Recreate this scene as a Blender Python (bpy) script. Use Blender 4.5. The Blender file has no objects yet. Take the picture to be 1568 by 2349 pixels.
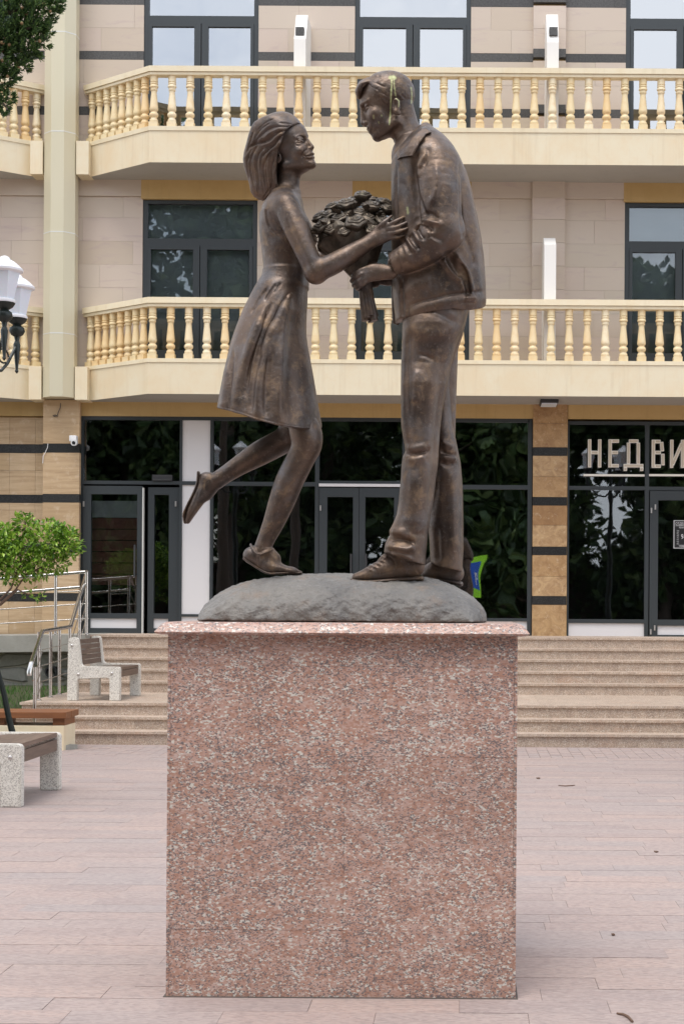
import bpy, bmesh, math, random
import numpy as np
from mathutils import Vector, Matrix, noise as mnoise
random.seed(7)
rng = np.random.default_rng(7)
SC = bpy.context.scene
COL = SC.collection
R = math.radians

# ------------------------------------------------------------------ camera
F, CX, CY, EYE, ROLL = 3600.0, 1070.0, 1395.0, 1.60, R(0.35)   # focal length and vanishing point in pixels of a 1568 x 2348 picture
cam = bpy.data.cameras.new('camera')
cam.sensor_fit = 'HORIZONTAL'; cam.sensor_width = 36
cam.lens = 36 * F / 1568
cam.shift_x = -(CX - 784) / 1568
cam.shift_y = (CY - 1174) / 1568
cam.clip_start = .1; cam.clip_end = 600
cam_o = bpy.data.objects.new('camera', cam); COL.objects.link(cam_o)
cam_o.location = (0, 0, EYE); cam_o.rotation_euler = (R(90), -ROLL, 0)
SC.camera = cam_o
# ------------------------------------------------------------------ sky, sun, exposure
SUN_EL, SUN_AZ = R(69), R(200)           # azimuth of the sun, clockwise from +Y (the way the camera looks)
wd = bpy.data.worlds.new('World'); SC.world = wd; wd.use_nodes = True
wn = wd.node_tree; wn.nodes.clear()
def N(nt, t, props=None, **inp):
    n = nt.nodes.new(t)
    for k, v in (props or {}).items(): setattr(n, k, v)
    for k, v in inp.items():
        s = n.inputs[int(k[1:])] if k[0] == '_' and k[1:].isdigit() else n.inputs[k.replace('_', ' ')]
        if isinstance(v, bpy.types.NodeSocket): nt.links.new(v, s)
        else: s.default_value = v
    return n
sky = N(wn, 'ShaderNodeTexSky', dict(sky_type='NISHITA', sun_disc=False, sun_elevation=SUN_EL, sun_rotation=SUN_AZ, air_density=1.2, dust_density=2.5, ozone_density=1.0))
tc = N(wn, 'ShaderNodeTexCoord')
mp = N(wn, 'ShaderNodeMapping', Vector=tc.outputs['Generated'], Scale=(1, 1, 2.6))
cn = N(wn, 'ShaderNodeTexNoise', Vector=mp.outputs[0], Scale=1.7, Detail=7.0, Roughness=.58)
cr = N(wn, 'ShaderNodeMapRange', Value=cn.outputs['Fac'], _1=.36, _2=.60)
cmul = N(wn, 'ShaderNodeMath', dict(operation='MULTIPLY'), _0=cr.outputs[0], _1=.93)
cmix = N(wn, 'ShaderNodeMix', dict(data_type='RGBA'), Factor=cmul.outputs[0], A=sky.outputs[0], B=(9.6, 9.8, 10.2, 1))
bg = N(wn, 'ShaderNodeBackground', Color=cmix.outputs['Result'], Strength=.15)
wo = N(wn, 'ShaderNodeOutputWorld', Surface=bg.outputs[0])
sun = bpy.data.lights.new('sun', 'SUN'); sun.energy = 1.35; sun.angle = R(24); sun.color = (1, .96, .90)
sun_o = bpy.data.objects.new('sun', sun); COL.objects.link(sun_o)
sd = Vector((math.sin(SUN_AZ) * math.cos(SUN_EL), math.cos(SUN_AZ) * math.cos(SUN_EL), math.sin(SUN_EL)))
sun_o.rotation_euler = sd.to_track_quat('Z', 'Y').to_euler(); sun_o.location = (0, 0, 40)
vs = SC.view_settings
vs.view_transform = 'Standard'; vs.look = 'None'; vs.gamma = 1; vs.use_curve_mapping = False
vs.exposure = .48

# ------------------------------------------------------------------ placing: a point of the 1568 x 2348 picture at a depth Y (metres)
CR, SR = math.cos(ROLL), math.sin(ROLL)
def at(px, py, Y):
    a, b = px - CX, py - CY
    return Vector(((a * CR + b * SR) * Y / F, Y, EYE - (-a * SR + b * CR) * Y / F))
def fx(px, py, Y): return at(px, py, Y).x
def fz(px, py, Y): return at(px, py, Y).z

# ------------------------------------------------------------------ object helpers
def link(o, parent=None):
    COL.objects.link(o)
    if parent is not None: o.parent = parent
    return o
def wloc(o):
    v = Vector((0, 0, 0))
    while o is not None:
        v += o.location; o = o.parent
    return v
def tag(o, label=None, cat=None, group=None, kind=None):
    if label: o['label'] = label
    if cat: o['category'] = cat
    if group: o['group'] = group
    if kind: o['kind'] = kind
    return o
def thing(name, loc, label, cat, group=None, rz=0):
    o = bpy.data.objects.new(name, None); o.empty_display_size = .2
    o.location = loc; o.rotation_euler.z = rz
    COL.objects.link(o)
    return tag(o, label, cat, group)
def mesh(name, verts, faces, mat, smooth=False):
    me = bpy.data.meshes.new(name)
    me.from_pydata([tuple(v) for v in verts], [], [tuple(f) for f in faces])
    if mat: me.materials.append(mat)
    if smooth: me.polygons.foreach_set('use_smooth', [True] * len(me.polygons))
    me.update()
    return me
def put(name, me, parent=None, loc=(0, 0, 0), rot=(0, 0, 0), sc=(1, 1, 1)):
    o = bpy.data.objects.new(name, me)
    o.location = loc; o.rotation_euler = rot; o.scale = sc
    return link(o, parent)
class MB:
    """collects shapes (world coordinates) and links them as ONE mesh object"""
    def __init__(s): s.v, s.f = [], []
    def add(s, vs, fs):
        n = len(s.v); s.v += [tuple(v) for v in vs]; s.f += [tuple(i + n for i in f) for f in fs]; return s
    def box(s, x0, x1, y0, y1, z0, z1, b=0.0):
        x0, x1 = sorted((x0, x1)); y0, y1 = sorted((y0, y1)); z0, z1 = sorted((z0, z1))
        if b <= 0:
            v = [(x, y, z) for z in (z0, z1) for y in (y0, y1) for x in (x0, x1)]
            return s.add(v, [(0, 2, 3, 1), (4, 5, 7, 6), (0, 1, 5, 4), (2, 6, 7, 3), (0, 4, 6, 2), (1, 3, 7, 5)])
        bm = bmesh.new(); bmesh.ops.create_cube(bm, size=1)
        for v in bm.verts: v.co = Vector((x0 + (v.co.x + .5) * (x1 - x0), y0 + (v.co.y + .5) * (y1 - y0), z0 + (v.co.z + .5) * (z1 - z0)))
        bmesh.ops.bevel(bm, geom=bm.edges[:], offset=b, segments=2, affect='EDGES', profile=.6)
        bm.verts.index_update()
        s.add([v.co[:] for v in bm.verts], [[v.index for v in f.verts] for f in bm.faces]); bm.free(); return s
    def prism(s, poly, d, cap=True):
        """polygon of 3-D points, pushed along vector d"""
        n = len(poly); d = Vector(d); p = [Vector(q) for q in poly]
        fs = [(i, (i + 1) % n, n + (i + 1) % n, n + i) for i in range(n)]
        if cap: fs += [tuple(range(n - 1, -1, -1)), tuple(range(n, 2 * n))]
        return s.add(p + [q + d for q in p], fs)
    def tube(s, pts, r, seg=10, cap=True):
        pts = [Vector(p) for p in pts]; n = len(pts)
        rs = r if hasattr(r, '__len__') else [r] * n
        up = None; rings = []
        for i, p in enumerate(pts):
            t = (pts[min(i + 1, n - 1)] - pts[max(i - 1, 0)]).normalized()
            if up is None: up = t.orthogonal().normalized()
            u = (up - t * up.dot(t)); u = u.normalized() if u.length > 1e-6 else t.orthogonal().normalized()
            up = u; w = t.cross(u)
            rings.append([p + (u * math.cos(a) + w * math.sin(a)) * rs[i] for a in [2 * math.pi * k / seg for k in range(seg)]])
        v = [q for ring in rings for q in ring]
        f = [(i * seg + k, i * seg + (k + 1) % seg, (i + 1) * seg + (k + 1) % seg, (i + 1) * seg + k) for i in range(n - 1) for k in range(seg)]
        if cap: f += [tuple(range(seg - 1, -1, -1)), tuple((n - 1) * seg + k for k in range(seg))]
        return s.add(v, f)
    def lathe(s, prof, c=(0, 0, 0), seg=16, phase=0.0):
        """profile of (radius, z) round a vertical axis through c"""
        v = [(c[0] + r * math.cos(a), c[1] + r * math.sin(a), c[2] + z) for r, z in prof for a in [phase + 2 * math.pi * k / seg for k in range(seg)]]
        n = len(prof)
        f = [(i * seg + k, i * seg + (k + 1) % seg, (i + 1) * seg + (k + 1) % seg, (i + 1) * seg + k) for i in range(n - 1) for k in range(seg)]
        f += [tuple(range(seg - 1, -1, -1)), tuple((n - 1) * seg + k for k in range(seg))]
        return s.add(v, f)
    def build(s, name, mat, parent=None, smooth=False, base=None, auto=None):
        off = wloc(parent) if parent is not None else Vector(base or (0, 0, 0))
        me = mesh(name, [(v[0] - off.x, v[1] - off.y, v[2] - off.z) for v in s.v], s.f, mat, smooth)
        bm = bmesh.new(); bm.from_mesh(me); bmesh.ops.recalc_face_normals(bm, faces=bm.faces[:]); bm.to_mesh(me); bm.free()
        if auto:
            me.polygons.foreach_set('use_smooth', [True] * len(me.polygons))
            me.set_sharp_from_angle(angle=R(auto))
        o = put(name, me, parent)
        if parent is None: o.location = off
        return o
def copy_tree(o, parent=None):
    c = o.copy(); COL.objects.link(c)
    if parent is not None: c.parent = parent
    for ch in list(o.children): copy_tree(ch, c)
    return c

# ------------------------------------------------------------------ materials
class M:
    def __init__(s, name, rough=.6, metal=0.0, spec=.5, color=None):
        s.m = bpy.data.materials.new(name); s.m.use_nodes = True; s.nt = s.m.node_tree
        s.b = s.nt.nodes['Principled BSDF']
        s.set('Roughness', rough); s.set('Metallic', metal); s.set('Specular IOR Level', spec)
        g = s.n('ShaderNodeNewGeometry'); s.pos = g.outputs['Position']; s.isl = g.outputs['Random Per Island']; s.nrm = g.outputs['Normal']
        s.orand = s.n('ShaderNodeObjectInfo').outputs['Random']
        if color: s.set('Base Color', (*color, 1))
    def n(s, t, props=None, **k): return N(s.nt, t, props, **k)
    def set(s, k, v):
        if isinstance(v, bpy.types.NodeSocket): s.nt.links.new(v, s.b.inputs[k])
        else: s.b.inputs[k].default_value = v
        return s
    def map(s, scale=(1, 1, 1), rot=(0, 0, 0), vec=None, loc=(0, 0, 0)):
        return s.n('ShaderNodeMapping', Vector=vec or s.pos, Scale=scale, Rotation=rot, Location=loc).outputs[0]
    def noise(s, scale, detail=4.0, rough=.55, vec=None, dist=0.0):
        return s.n('ShaderNodeTexNoise', Vector=vec or s.pos, Scale=scale, Detail=detail, Roughness=rough, Distortion=dist).outputs['Fac']
    def voro(s, scale, vec=None, feature='F1', out='Color', rnd=1.0):
        return s.n('ShaderNodeTexVoronoi', dict(feature=feature), Vector=vec or s.pos, Scale=scale, Randomness=rnd).outputs[out]
    def ramp(s, fac, stops, interp='LINEAR'):
        r = s.n('ShaderNodeValToRGB', Fac=fac); e = r.color_ramp; e.interpolation = interp
        while len(e.elements) < len(stops): e.elements.new(.5)
        for el, (p, c) in zip(e.elements, stops):
            el.position = p; el.color = (c, c, c, 1) if not hasattr(c, '__len__') else (*c, 1)
        return r.outputs['Color']
    def mix(s, f, a, b, blend='MIX'):
        a = (*a, 1) if isinstance(a, tuple) and len(a) == 3 else a
        b = (*b, 1) if isinstance(b, tuple) and len(b) == 3 else b
        return s.n('ShaderNodeMix', dict(data_type='RGBA', blend_type=blend), Factor=f, A=a, B=b).outputs['Result']
    def math(s, op, a, b=0.0, c=0.0): return s.n('ShaderNodeMath', dict(operation=op), _0=a, _1=b, _2=c).outputs[0]
    def rng(s, v, a, b, c=0.0, d=1.0): return s.n('ShaderNodeMapRange', Value=v, _1=a, _2=b, _3=c, _4=d).outputs[0]
    def sep(s, v): return s.n('ShaderNodeSeparateXYZ', Vector=v).outputs
    def rand(s): return s.math('FRACT', s.math('ADD', s.orand, s.isl))
    def vary(s, col, amt=.1, fac=None):
        """brightness of one piece against the next"""
        f = s.rng(fac or s.rand(), 0, 1, 1 - amt, 1 + amt)
        return s.n('ShaderNodeHueSaturation', Hue=.5, Saturation=1.0, Value=f, Fac=1.0, Color=col).outputs[0]
    def bump(s, h, strength=.3, dist=.01, normal=None):
        k = dict(Height=h, Strength=strength, Distance=dist)
        if normal: k['Normal'] = normal
        o = s.n('ShaderNodeBump', **k).outputs[0]; s.set('Normal', o); return o
MT = {}
def reg(key, m): MT[key] = m.m; return m

def granite(key, base, stops_dark, stops_light, size, stretch, rough, tone=.06):
    """speckled stone: coloured grains with dark and pale flecks, slightly drawn out sideways"""
    m = M(key, rough=rough)
    v = m.map(scale=stretch)
    warp = m.n('ShaderNodeTexNoise', Vector=v, Scale=size * .9, Detail=3.0).outputs['Color']
    v2 = m.n('ShaderNodeMix', dict(data_type='VECTOR'), Factor=.010 * 100 / size, A=v, B=warp).outputs[1]
    grain = m.n('ShaderNodeSeparateColor', Color=m.voro(size, v2)).outputs
    g2 = m.n('ShaderNodeSeparateColor', Color=m.voro(size * 1.9, v2)).outputs
    c = m.ramp(grain[0], [(0.0, base[0]), (.35, base[1]), (.7, base[2]), (1.0, base[3])])
    big = m.ramp(m.noise(size * .05, 5, .68, v), [(.32, base[0]), (.5, base[1]), (.68, base[3])])
    c = m.mix(.30, c, big)
    warm = m.noise(size * .022, 4, .6, m.map(scale=(stretch[0] * .7, 1, stretch[2]), loc=(7, 3, 1)))
    c = m.mix(m.math('MULTIPLY', m.rng(warm, .56, .74), .38), c, tuple(q * w for q, w in zip(base[1], (1.10, .84, .70))))
    lsel = m.math('ADD', grain[1], m.math('MULTIPLY', m.math('SUBTRACT', m.noise(size * .12, 3, .6, v), .5), .9))
    dsel = m.math('ADD', g2[1], m.math('MULTIPLY', m.math('SUBTRACT', m.noise(size * .09, 3, .6, m.map(scale=stretch, loc=(4, 8, 2))), .5), .9))
    c = m.mix(m.rng(lsel, stops_light[0] - .02, stops_light[0] + .02), c, stops_light[1])
    c = m.mix(m.math('MULTIPLY', m.rng(dsel, stops_dark[0] - .02, stops_dark[0] + .02), .88), c, stops_dark[1])
    m.set('Base Color', m.vary(c, tone))
    m.set('Roughness', m.rng(g2[0], 0, 1, rough - .08, rough + .1))
    return reg(key, m)
granite('pedestal_granite', [(.31, .165, .115), (.43, .25, .19), (.47, .32, .27), (.54, .42, .375)], (.78, (.125, .115, .12)), (.84, (.60, .565, .51)), 112, (.75, 1, 1.3), .46)
granite('step_granite', [(.34, .25, .19), (.44, .335, .255), (.50, .39, .30), (.56, .45, .36)], (.80, (.20, .155, .125)), (.86, (.62, .54, .45)), 120, (1, 1, 1), .62)

m = M('paver_stone', rough=.62)                     # pinkish sawn granite setts, grain drawn along the row
v = m.map(scale=(.35, 1.6, 1))
g = m.n('ShaderNodeSeparateColor', Color=m.voro(120, v)).outputs
rnd = m.rand()
c = m.ramp(rnd, [(0, (.305, .24, .226)), (.25, (.38, .282, .25)), (.5, (.34, .276, .258)), (.75, (.41, .30, .26)), (1, (.325, .277, .266))])
c = m.mix(m.rng(m.noise(1.3, 3, .6), .35, .7, 0, .3), c, (.37, .285, .255))
c = m.mix(m.rng(g[0], .1, .95, 0, .5), c, (.45, .38, .35))
c = m.mix(m.math('MULTIPLY', m.rng(g[1], .66, .76), .5), c, (.20, .165, .16))
c = m.mix(m.math('MULTIPLY', m.rng(m.noise(3.0, 5, .65, m.map(scale=(.25, 1.5, 1))), .5, .75), .4), c, (.29, .245, .235))
m.set('Base Color', c); m.bump(m.noise(160, 3, .6, v), .25, .004); reg('paver_stone', m)
reg('joint_sand', M('joint_sand', .9, color=(.31, .245, .22)))

def paint(key, a, b, sc=2.2, rough=.55, strength=.6):
    m = M(key, rough=rough)
    n = m.noise(sc, 6, .62, m.map(scale=(1, 1, .8)), .4)
    n2 = m.noise(sc * 7, 5, .7)
    c = m.mix(m.math('MULTIPLY', m.rng(n, .42, .72), strength), a, b)
    c = m.mix(m.math('MULTIPLY', m.rng(n2, .5, .8), .35), c, b)
    st = m.noise(1.0, 6, .7, m.map(scale=(9, 9, .55)))         # old rain streaks
    c = m.mix(m.math('MULTIPLY', m.rng(st, .53, .72), .28), c, tuple(q * .72 for q in b))
    m.set('Base Color', m.vary(c, .05)); m.bump(m.noise(220, 3, .6), .10, .004)
    return reg(key, m)
paint('cream_render', (.76, .675, .495), (.72, .55, .33), 1.6)
m = M('baluster_stone', rough=.5)
c = m.ramp(m.orand, [(0, (.74, .60, .35)), (.35, (.78, .66, .42)), (.65, (.76, .55, .28)), (.85, (.82, .72, .51)), (1, (.72, .56, .32))])
c = m.mix(m.math('MULTIPLY', m.rng(m.noise(9, 5, .65), .45, .75), .6), c, (.70, .46, .20))
m.set('Base Color', c); reg('baluster_stone', m)
paint('rail_stone', (.78, .69, .50), (.72, .57, .34), 3.5, .5, .45)
paint('ochre_beam', (.52, .355, .15), (.44, .29, .10), 2.0, .5, .5)
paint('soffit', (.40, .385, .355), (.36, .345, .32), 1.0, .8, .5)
m = M('column_cladding', rough=.42, metal=.15)
m.set('Base Color', m.mix(m.noise(1.2, 3), (.60, .555, .40), (.64, .59, .44))); reg('column_cladding', m)
reg('seam_metal', M('seam_metal', .5, .3, color=(.70, .70, .66)))

m = M('wall_marble', rough=.55)                     # pale pinkish beige slabs with faint violet veins
rnd = m.rand()
c = m.ramp(rnd, [(0, (.53, .44, .35)), (.4, (.57, .485, .40)), (.7, (.575, .475, .405)), (1, (.54, .465, .375))])
vein = m.noise(2.4, 6, .68, m.map(scale=(.55, 1, 2.6)), 1.2)
c = m.mix(m.math('MULTIPLY', m.rng(vein, .54, .72), .5), c, (.44, .33, .33))
m.set('Base Color', c); reg('wall_marble', m)
m = M('travertine', rough=.5)
rnd = m.rand()
c = m.ramp(rnd, [(0, (.42, .29, .16)), (.35, (.52, .37, .22)), (.7, (.58, .43, .27)), (1, (.47, .32, .17))])
bands = m.noise(3.0, 7, .7, m.map(scale=(.5, .5, 7)), .5)
c = m.mix(m.math('MULTIPLY', m.rng(bands, .42, .68), .75), c, (.34, .22, .115))
c = m.mix(m.math('MULTIPLY', m.rng(m.noise(9, 6, .7), .56, .70), .45), c, (.66, .54, .40))
m.set('Base Color', c); reg('travertine', m)
m = M('travertine_brown', rough=.42)
rnd = m.rand()
c = m.ramp(rnd, [(0, (.36, .205, .09)), (.5, (.47, .30, .145)), (1, (.55, .38, .21))])
c = m.mix(m.math('MULTIPLY', m.rng(m.noise(6, 7, .72, None, 1.2), .42, .66), .75), c, (.25, .13, .055))
c = m.mix(m.math('MULTIPLY', m.rng(m.noise(17, 7, .74, None, 1.0), .56, .68), .6), c, (.70, .57, .41))
m.set('Base Color', c); reg('travertine_brown', m)
m = M('black_stone', rough=.35)
m.set('Base Color', m.vary(m.mix(m.rng(m.noise(60, 4, .7), .45, .7), (.012, .012, .012), (.05, .05, .048)), .3)); reg('black_stone', m)
m = M('grey_stone_band', rough=.6)
m.set('Base Color', m.vary(m.mix(m.rng(m.noise(40, 5, .7), .35, .7), (.045, .045, .045), (.10, .098, .095)), .2)); reg('grey_stone_band', m)
reg('anthracite_frame', M('anthracite_frame', .42, .0, color=(.035, .042, .046)))
reg('white_panel', M('white_panel', .5, color=(.68, .66, .66)))
reg('white_fin', M('white_fin', .6, color=(.78, .76, .72)))
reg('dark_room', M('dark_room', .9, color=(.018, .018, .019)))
m = M('grey_room', .9); m.set('Base Color', m.mix(m.rng(m.noise(.7, 3), .35, .7), (.60, .62, .63), (.78, .79, .80))); reg('grey_room', m)

def glass(key, ior, tint, wob=.0):
    """pane: mirrors by Fresnel, lets the room show through"""
    m = M(key); nt = m.nt; nt.nodes.remove(m.b)
    bump = m.n('ShaderNodeBump', Height=m.noise(1.1, 2, .5, m.map(scale=(1, 1, .8))), Strength=wob, Distance=.05)
    fr = m.n('ShaderNodeFresnel', IOR=ior, Normal=bump.outputs[0])
    gl = m.n('ShaderNodeBsdfGlossy', Color=(.93, .96, 1, 1), Roughness=.012, Normal=bump.outputs[0])
    tr = m.n('ShaderNodeBsdfTransparent', Color=(*tint, 1))
    ms = m.n('ShaderNodeMixShader', _0=fr.outputs[0], _1=tr.outputs[0], _2=gl.outputs[0])
    nt.links.new(ms.outputs[0], nt.nodes['Material Output'].inputs['Surface'])
    MT[key] = m.m
glass('mirror_glass', 4.6, (.35, .38, .40), .10)
glass('shop_glass', 1.9, (.80, .84, .85), .05)
glass('wavy_glass', 2.9, (.8, .84, .85), .14)

m = M('bronze', rough=.5, metal=.62, spec=.5)       # brown patina, rubbed golden in places, greyed by weather in others
n1 = m.noise(5.5, 6, .62, None, .5); n2 = m.noise(17, 6, .66, None, .4); n3 = m.noise(70, 4, .7)
c = m.mix(m.rng(n1, .33, .66), (.060, .046, .040), (.160, .110, .080))
c = m.mix(m.math('MULTIPLY', m.rng(n2, .52, .70), .62), c, (.29, .195, .118))
c = m.mix(m.math('MULTIPLY', m.rng(m.noise(8.5, 5, .65, m.map(loc=(3, 5, 7))), .50, .68), .62), c, (.140, .130, .130))
c = m.mix(m.math('MULTIPLY', m.rng(n3, .58, .72), .30), c, (.36, .33, .29))
at_ = m.n('ShaderNodeAttribute', dict(attribute_name='drip')).outputs['Fac']
c = m.mix(at_, c, (.52, .55, .26)); m.set('Base Color', c)
m.set('Metallic', m.math('MULTIPLY', m.math('SUBTRACT', 1.0, at_), .62))
m.set('Roughness', m.rng(n2, .3, .7, .34, .56))
h = m.math('ADD', m.math('MULTIPLY', n3, .6), m.math('MULTIPLY', m.noise(28, 5, .7), 1.0))
m.bump(h, .38, .006); reg('bronze', m)
m = M('bronze_dark', rough=.45, metal=.6)
n2 = m.noise(22, 5, .66)
c = m.mix(m.rng(n2, .35, .7), (.058, .050, .042), (.150, .118, .086))
c = m.mix(m.math('MULTIPLY', m.rng(m.noise(60, 5, .7), .56, .7), .4), c, (.26, .25, .17))
m.set('Base Color', c); m.bump(n2, .3, .004); reg('bronze_dark', m)
m = M('bronze_mound', rough=.6, metal=.42)
n1 = m.noise(4, 6, .65); n2 = m.noise(30, 5, .7)
c = m.mix(m.rng(n1, .35, .65), (.15, .145, .14), (.24, .225, .205))
c = m.mix(m.math('MULTIPLY', m.rng(m.noise(7, 5, .6, m.map(loc=(9, 2, 4))), .56, .7), .5), c, (.27, .19, .135))
c = m.mix(m.math('MULTIPLY', m.rng(n2, .55, .7), .35), c, (.36, .35, .33)); m.set('Base Color', c)
m.bump(m.math('ADD', m.noise(24, 6, .72, m.map(scale=(1, 1, 1.3)), .1), m.math('MULTIPLY', m.noise(90, 3, .6), .5)), .85, .011); reg('bronze_mound', m)

m = M('terrazzo', rough=.7)                         # pale washed concrete with stone chips
g = m.n('ShaderNodeSeparateColor', Color=m.voro(150)).outputs
c = m.ramp(g[0], [(0, (.62, .58, .52)), (.7, (.70, .67, .60)), (1, (.76, .74, .68))])
c = m.mix(m.math('MULTIPLY', m.rng(g[1], .74, .80), .75), c, (.28, .25, .22))
c = m.mix(m.math('MULTIPLY', m.rng(m.noise(5, 5, .6), .5, .75), .35), c, (.50, .47, .42))
m.set('Base Color', c); m.bump(g[2], .25, .003); reg('terrazzo', m)
m = M('brown_slat', rough=.5)
c = m.mix(m.rng(m.noise(14, 5, .65, m.map(scale=(3, .3, 3))), .35, .7), (.125, .083, .062), (.20, .14, .105)); m.set('Base Color', m.vary(c, .12)); reg('brown_slat', m)
m = M('orange_wood', rough=.5)
c = m.mix(m.rng(m.noise(9, 5, .65, m.map(scale=(.3, 3, 3))), .35, .7), (.24, .09, .03), (.16, .06, .024)); m.set('Base Color', c); reg('orange_wood', m)
reg('steel', M('steel', .22, 1.0, color=(.62, .60, .57)))
reg('galvanised', M('galvanised', .35, .8, color=(.60, .58, .56)))
reg('cast_iron', M('cast_iron', .38, .2, color=(.014, .020, .018)))
m = M('lamp_white', rough=.35); m.set('Base Color', (.80, .81, .84, 1)); reg('lamp_white', m)
m = M('lamp_glass', rough=.4); m.set('Base Color', (.70, .74, .80, 1)); m.set('Subsurface Weight', .15); reg('lamp_glass', m)
m = M('concrete', rough=.85)
c = m.mix(m.rng(m.noise(3, 6, .65), .35, .7), (.36, .345, .305), (.26, .25, .215))
c = m.mix(m.math('MULTIPLY', m.rng(m.noise(50, 4, .7), .55, .7), .4), c, (.17, .16, .14)); m.set('Base Color', c); m.bump(m.noise(60, 5, .7), .3, .006); reg('concrete', m)
m = M('rubble', rough=.85)
c = m.ramp(m.rand(), [(0, (.22, .21, .18)), (.4, (.30, .29, .25)), (.75, (.25, .255, .235)), (1, (.28, .22, .16))])
c = m.mix(m.math('MULTIPLY', m.rng(m.noise(22, 6, .7), .5, .7), .45), c, (.40, .39, .34)); m.set('Base Color', c); m.bump(m.noise(30, 6, .7), .5, .02); reg('rubble', m)
m = M('mortar', .95); m.set('Base Color', m.mix(m.noise(12, 5, .7), (.26, .24, .19), (.36, .34, .27))); reg('mortar', m)
def leaf(key, stops, rough=.4):
    m = M(key, rough=rough)
    c = m.ramp(m.isl, stops); m.set('Base Color', c)
    nt = m.nt; tr = m.n('ShaderNodeBsdfTranslucent', Color=c)
    ms = m.n('ShaderNodeMixShader', _0=.22, _1=m.b.outputs[0], _2=tr.outputs[0])
    nt.links.new(ms.outputs[0], nt.nodes['Material Output'].inputs['Surface']); reg(key, m)
leaf('shrub_leaf', [(0, (.06, .15, .015)), (.3, (.14, .28, .028)), (.65, (.25, .42, .045)), (1, (.40, .56, .09))], .34)
leaf('cypress_leaf', [(0, (.014, .036, .012)), (.4, (.042, .095, .026)), (.75, (.095, .175, .042)), (1, (.16, .26, .07))], .6)
leaf('blue_leaf', [(0, (.02, .045, .04)), (1, (.07, .12, .10))], .6)
leaf('grass_blade', [(0, (.03, .09, .012)), (.6, (.06, .17, .02)), (1, (.14, .26, .05))], .5)
leaf('tree_leaf', [(0, (.018, .036, .012)), (.6, (.055, .105, .03)), (1, (.14, .20, .06))], .5)
reg('soil_joint', M('soil_joint', .95, color=(.10, .085, .075)))  # dark tone for the painted contact shade at the pedestal
reg('soil', M('soil', .95, color=(.055, .06, .025)))
m = M('bark', .9); m.set('Base Color', m.mix(m.noise(20, 5, .7), (.07, .05, .04), (.14, .11, .085))); reg('bark', m)
reg('stem_bark', M('stem_bark', .8, color=(.16, .10, .07)))
reg('cone_tan', M('cone_tan', .8, color=(.30, .20, .10)))
reg('letter_face', M('letter_face', .45, color=(.55, .47, .36)))
reg('letter_edge', M('letter_edge', .45, color=(.78, .74, .66)))
reg('white_print', M('white_print', .6, color=(.72, .72, .72)))
reg('black_plate', M('black_plate', .4, color=(.012, .012, .013)))
reg('dark_plastic', M('dark_plastic', .5, color=(.03, .03, .032)))
reg('white_plastic', M('white_plastic', .4, color=(.74, .74, .74)))
reg('brown_blind', M('brown_blind', .7, color=(.40, .16, .12)))
reg('lime_sign', M('lime_sign', .5, color=(.36, .82, .03)))
reg('blue_sign', M('blue_sign', .5, color=(.02, .11, .52)))
# ================================================================== the ground and the paving
gb = MB(); gb.box(-150, 150, -150, 220, -.6, -.03)
tag(gb.build('ground', MT['joint_sand']), kind='structure')
pv = MB(); pv.box(-7.5, 9.5, -1.0, 18.2, -.028, -.008)
pavement = tag(pv.build('pavement', MT['joint_sand'], base=(0, 10, 0)), kind='structure')
UNIT = {}
def unit_box(key):
    """one shared box per material, scaled per piece"""
    if key not in UNIT:
        b = MB(); b.box(-.5, .5, -.5, .5, -.5, .5)
        UNIT[key] = mesh('unit_' + key, b.v, [tuple(reversed(f)) for f in b.f] if False else b.f, MT[key])
        bm = bmesh.new(); bm.from_mesh(UNIT[key]); bmesh.ops.recalc_face_normals(bm, faces=bm.faces[:]); bm.to_mesh(UNIT[key]); bm.free()
    return UNIT[key]
def piece(name, key, parent, x0, x1, y0, y1, z0, z1):
    c = Vector(((x0 + x1) / 2, (y0 + y1) / 2, (z0 + z1) / 2)) - (wloc(parent) if parent else Vector())
    return put(name, unit_box(key), parent, c, (0, 0, 0), (abs(x1 - x0), abs(y1 - y0), abs(z1 - z0)))
slabs = []
y = 5.40; row = 0
while y < 16.75:
    x = -7.2 + random.uniform(0, .6)
    while x < 9.2:
        L = random.choice((.45, .6, .6, .75, .9))
        slabs.append((x + .0007, x + L - .0007, y + .0007, y + .1993)); x += L
    y += .2; row += 1
y = 16.76
while y < 18.05:
    x = -4.6 + (.06 if int(y * 100) % 2 else 0)
    while x < 9.2:
        slabs.append((x + .002, x + .118, y + .002, y + .118)); x += .12
    y += .12
def seen_area(s):
    x0, x1, y0, y1 = s
    ym = (y0 + y1) / 2; u = CX + (x0 + x1) / 2 * F / ym; v = CY + EYE * F / ym
    if not (-20 < u < 1588) or v > 2390: return 0
    if ym > 6.4 and 385 < u < 1183: return 0
    return (x1 - x0) * (y1 - y0) / ym ** 3
slabs.sort(key=seen_area, reverse=True)
for x0, x1, y0, y1 in slabs[:300]:
    dz = random.uniform(-.0012, .0012)
    piece('paving_slab', 'paver_stone', pavement, x0, x1, y0, y1, -.024, dz)
rest = MB()
for x0, x1, y0, y1 in slabs[300:]:
    rest.box(x0, x1, y0, y1, -.024, random.uniform(-.0012, .0012))
tag(rest.build('paving_slab', MT['paver_stone'], pavement), kind='stuff')

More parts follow.
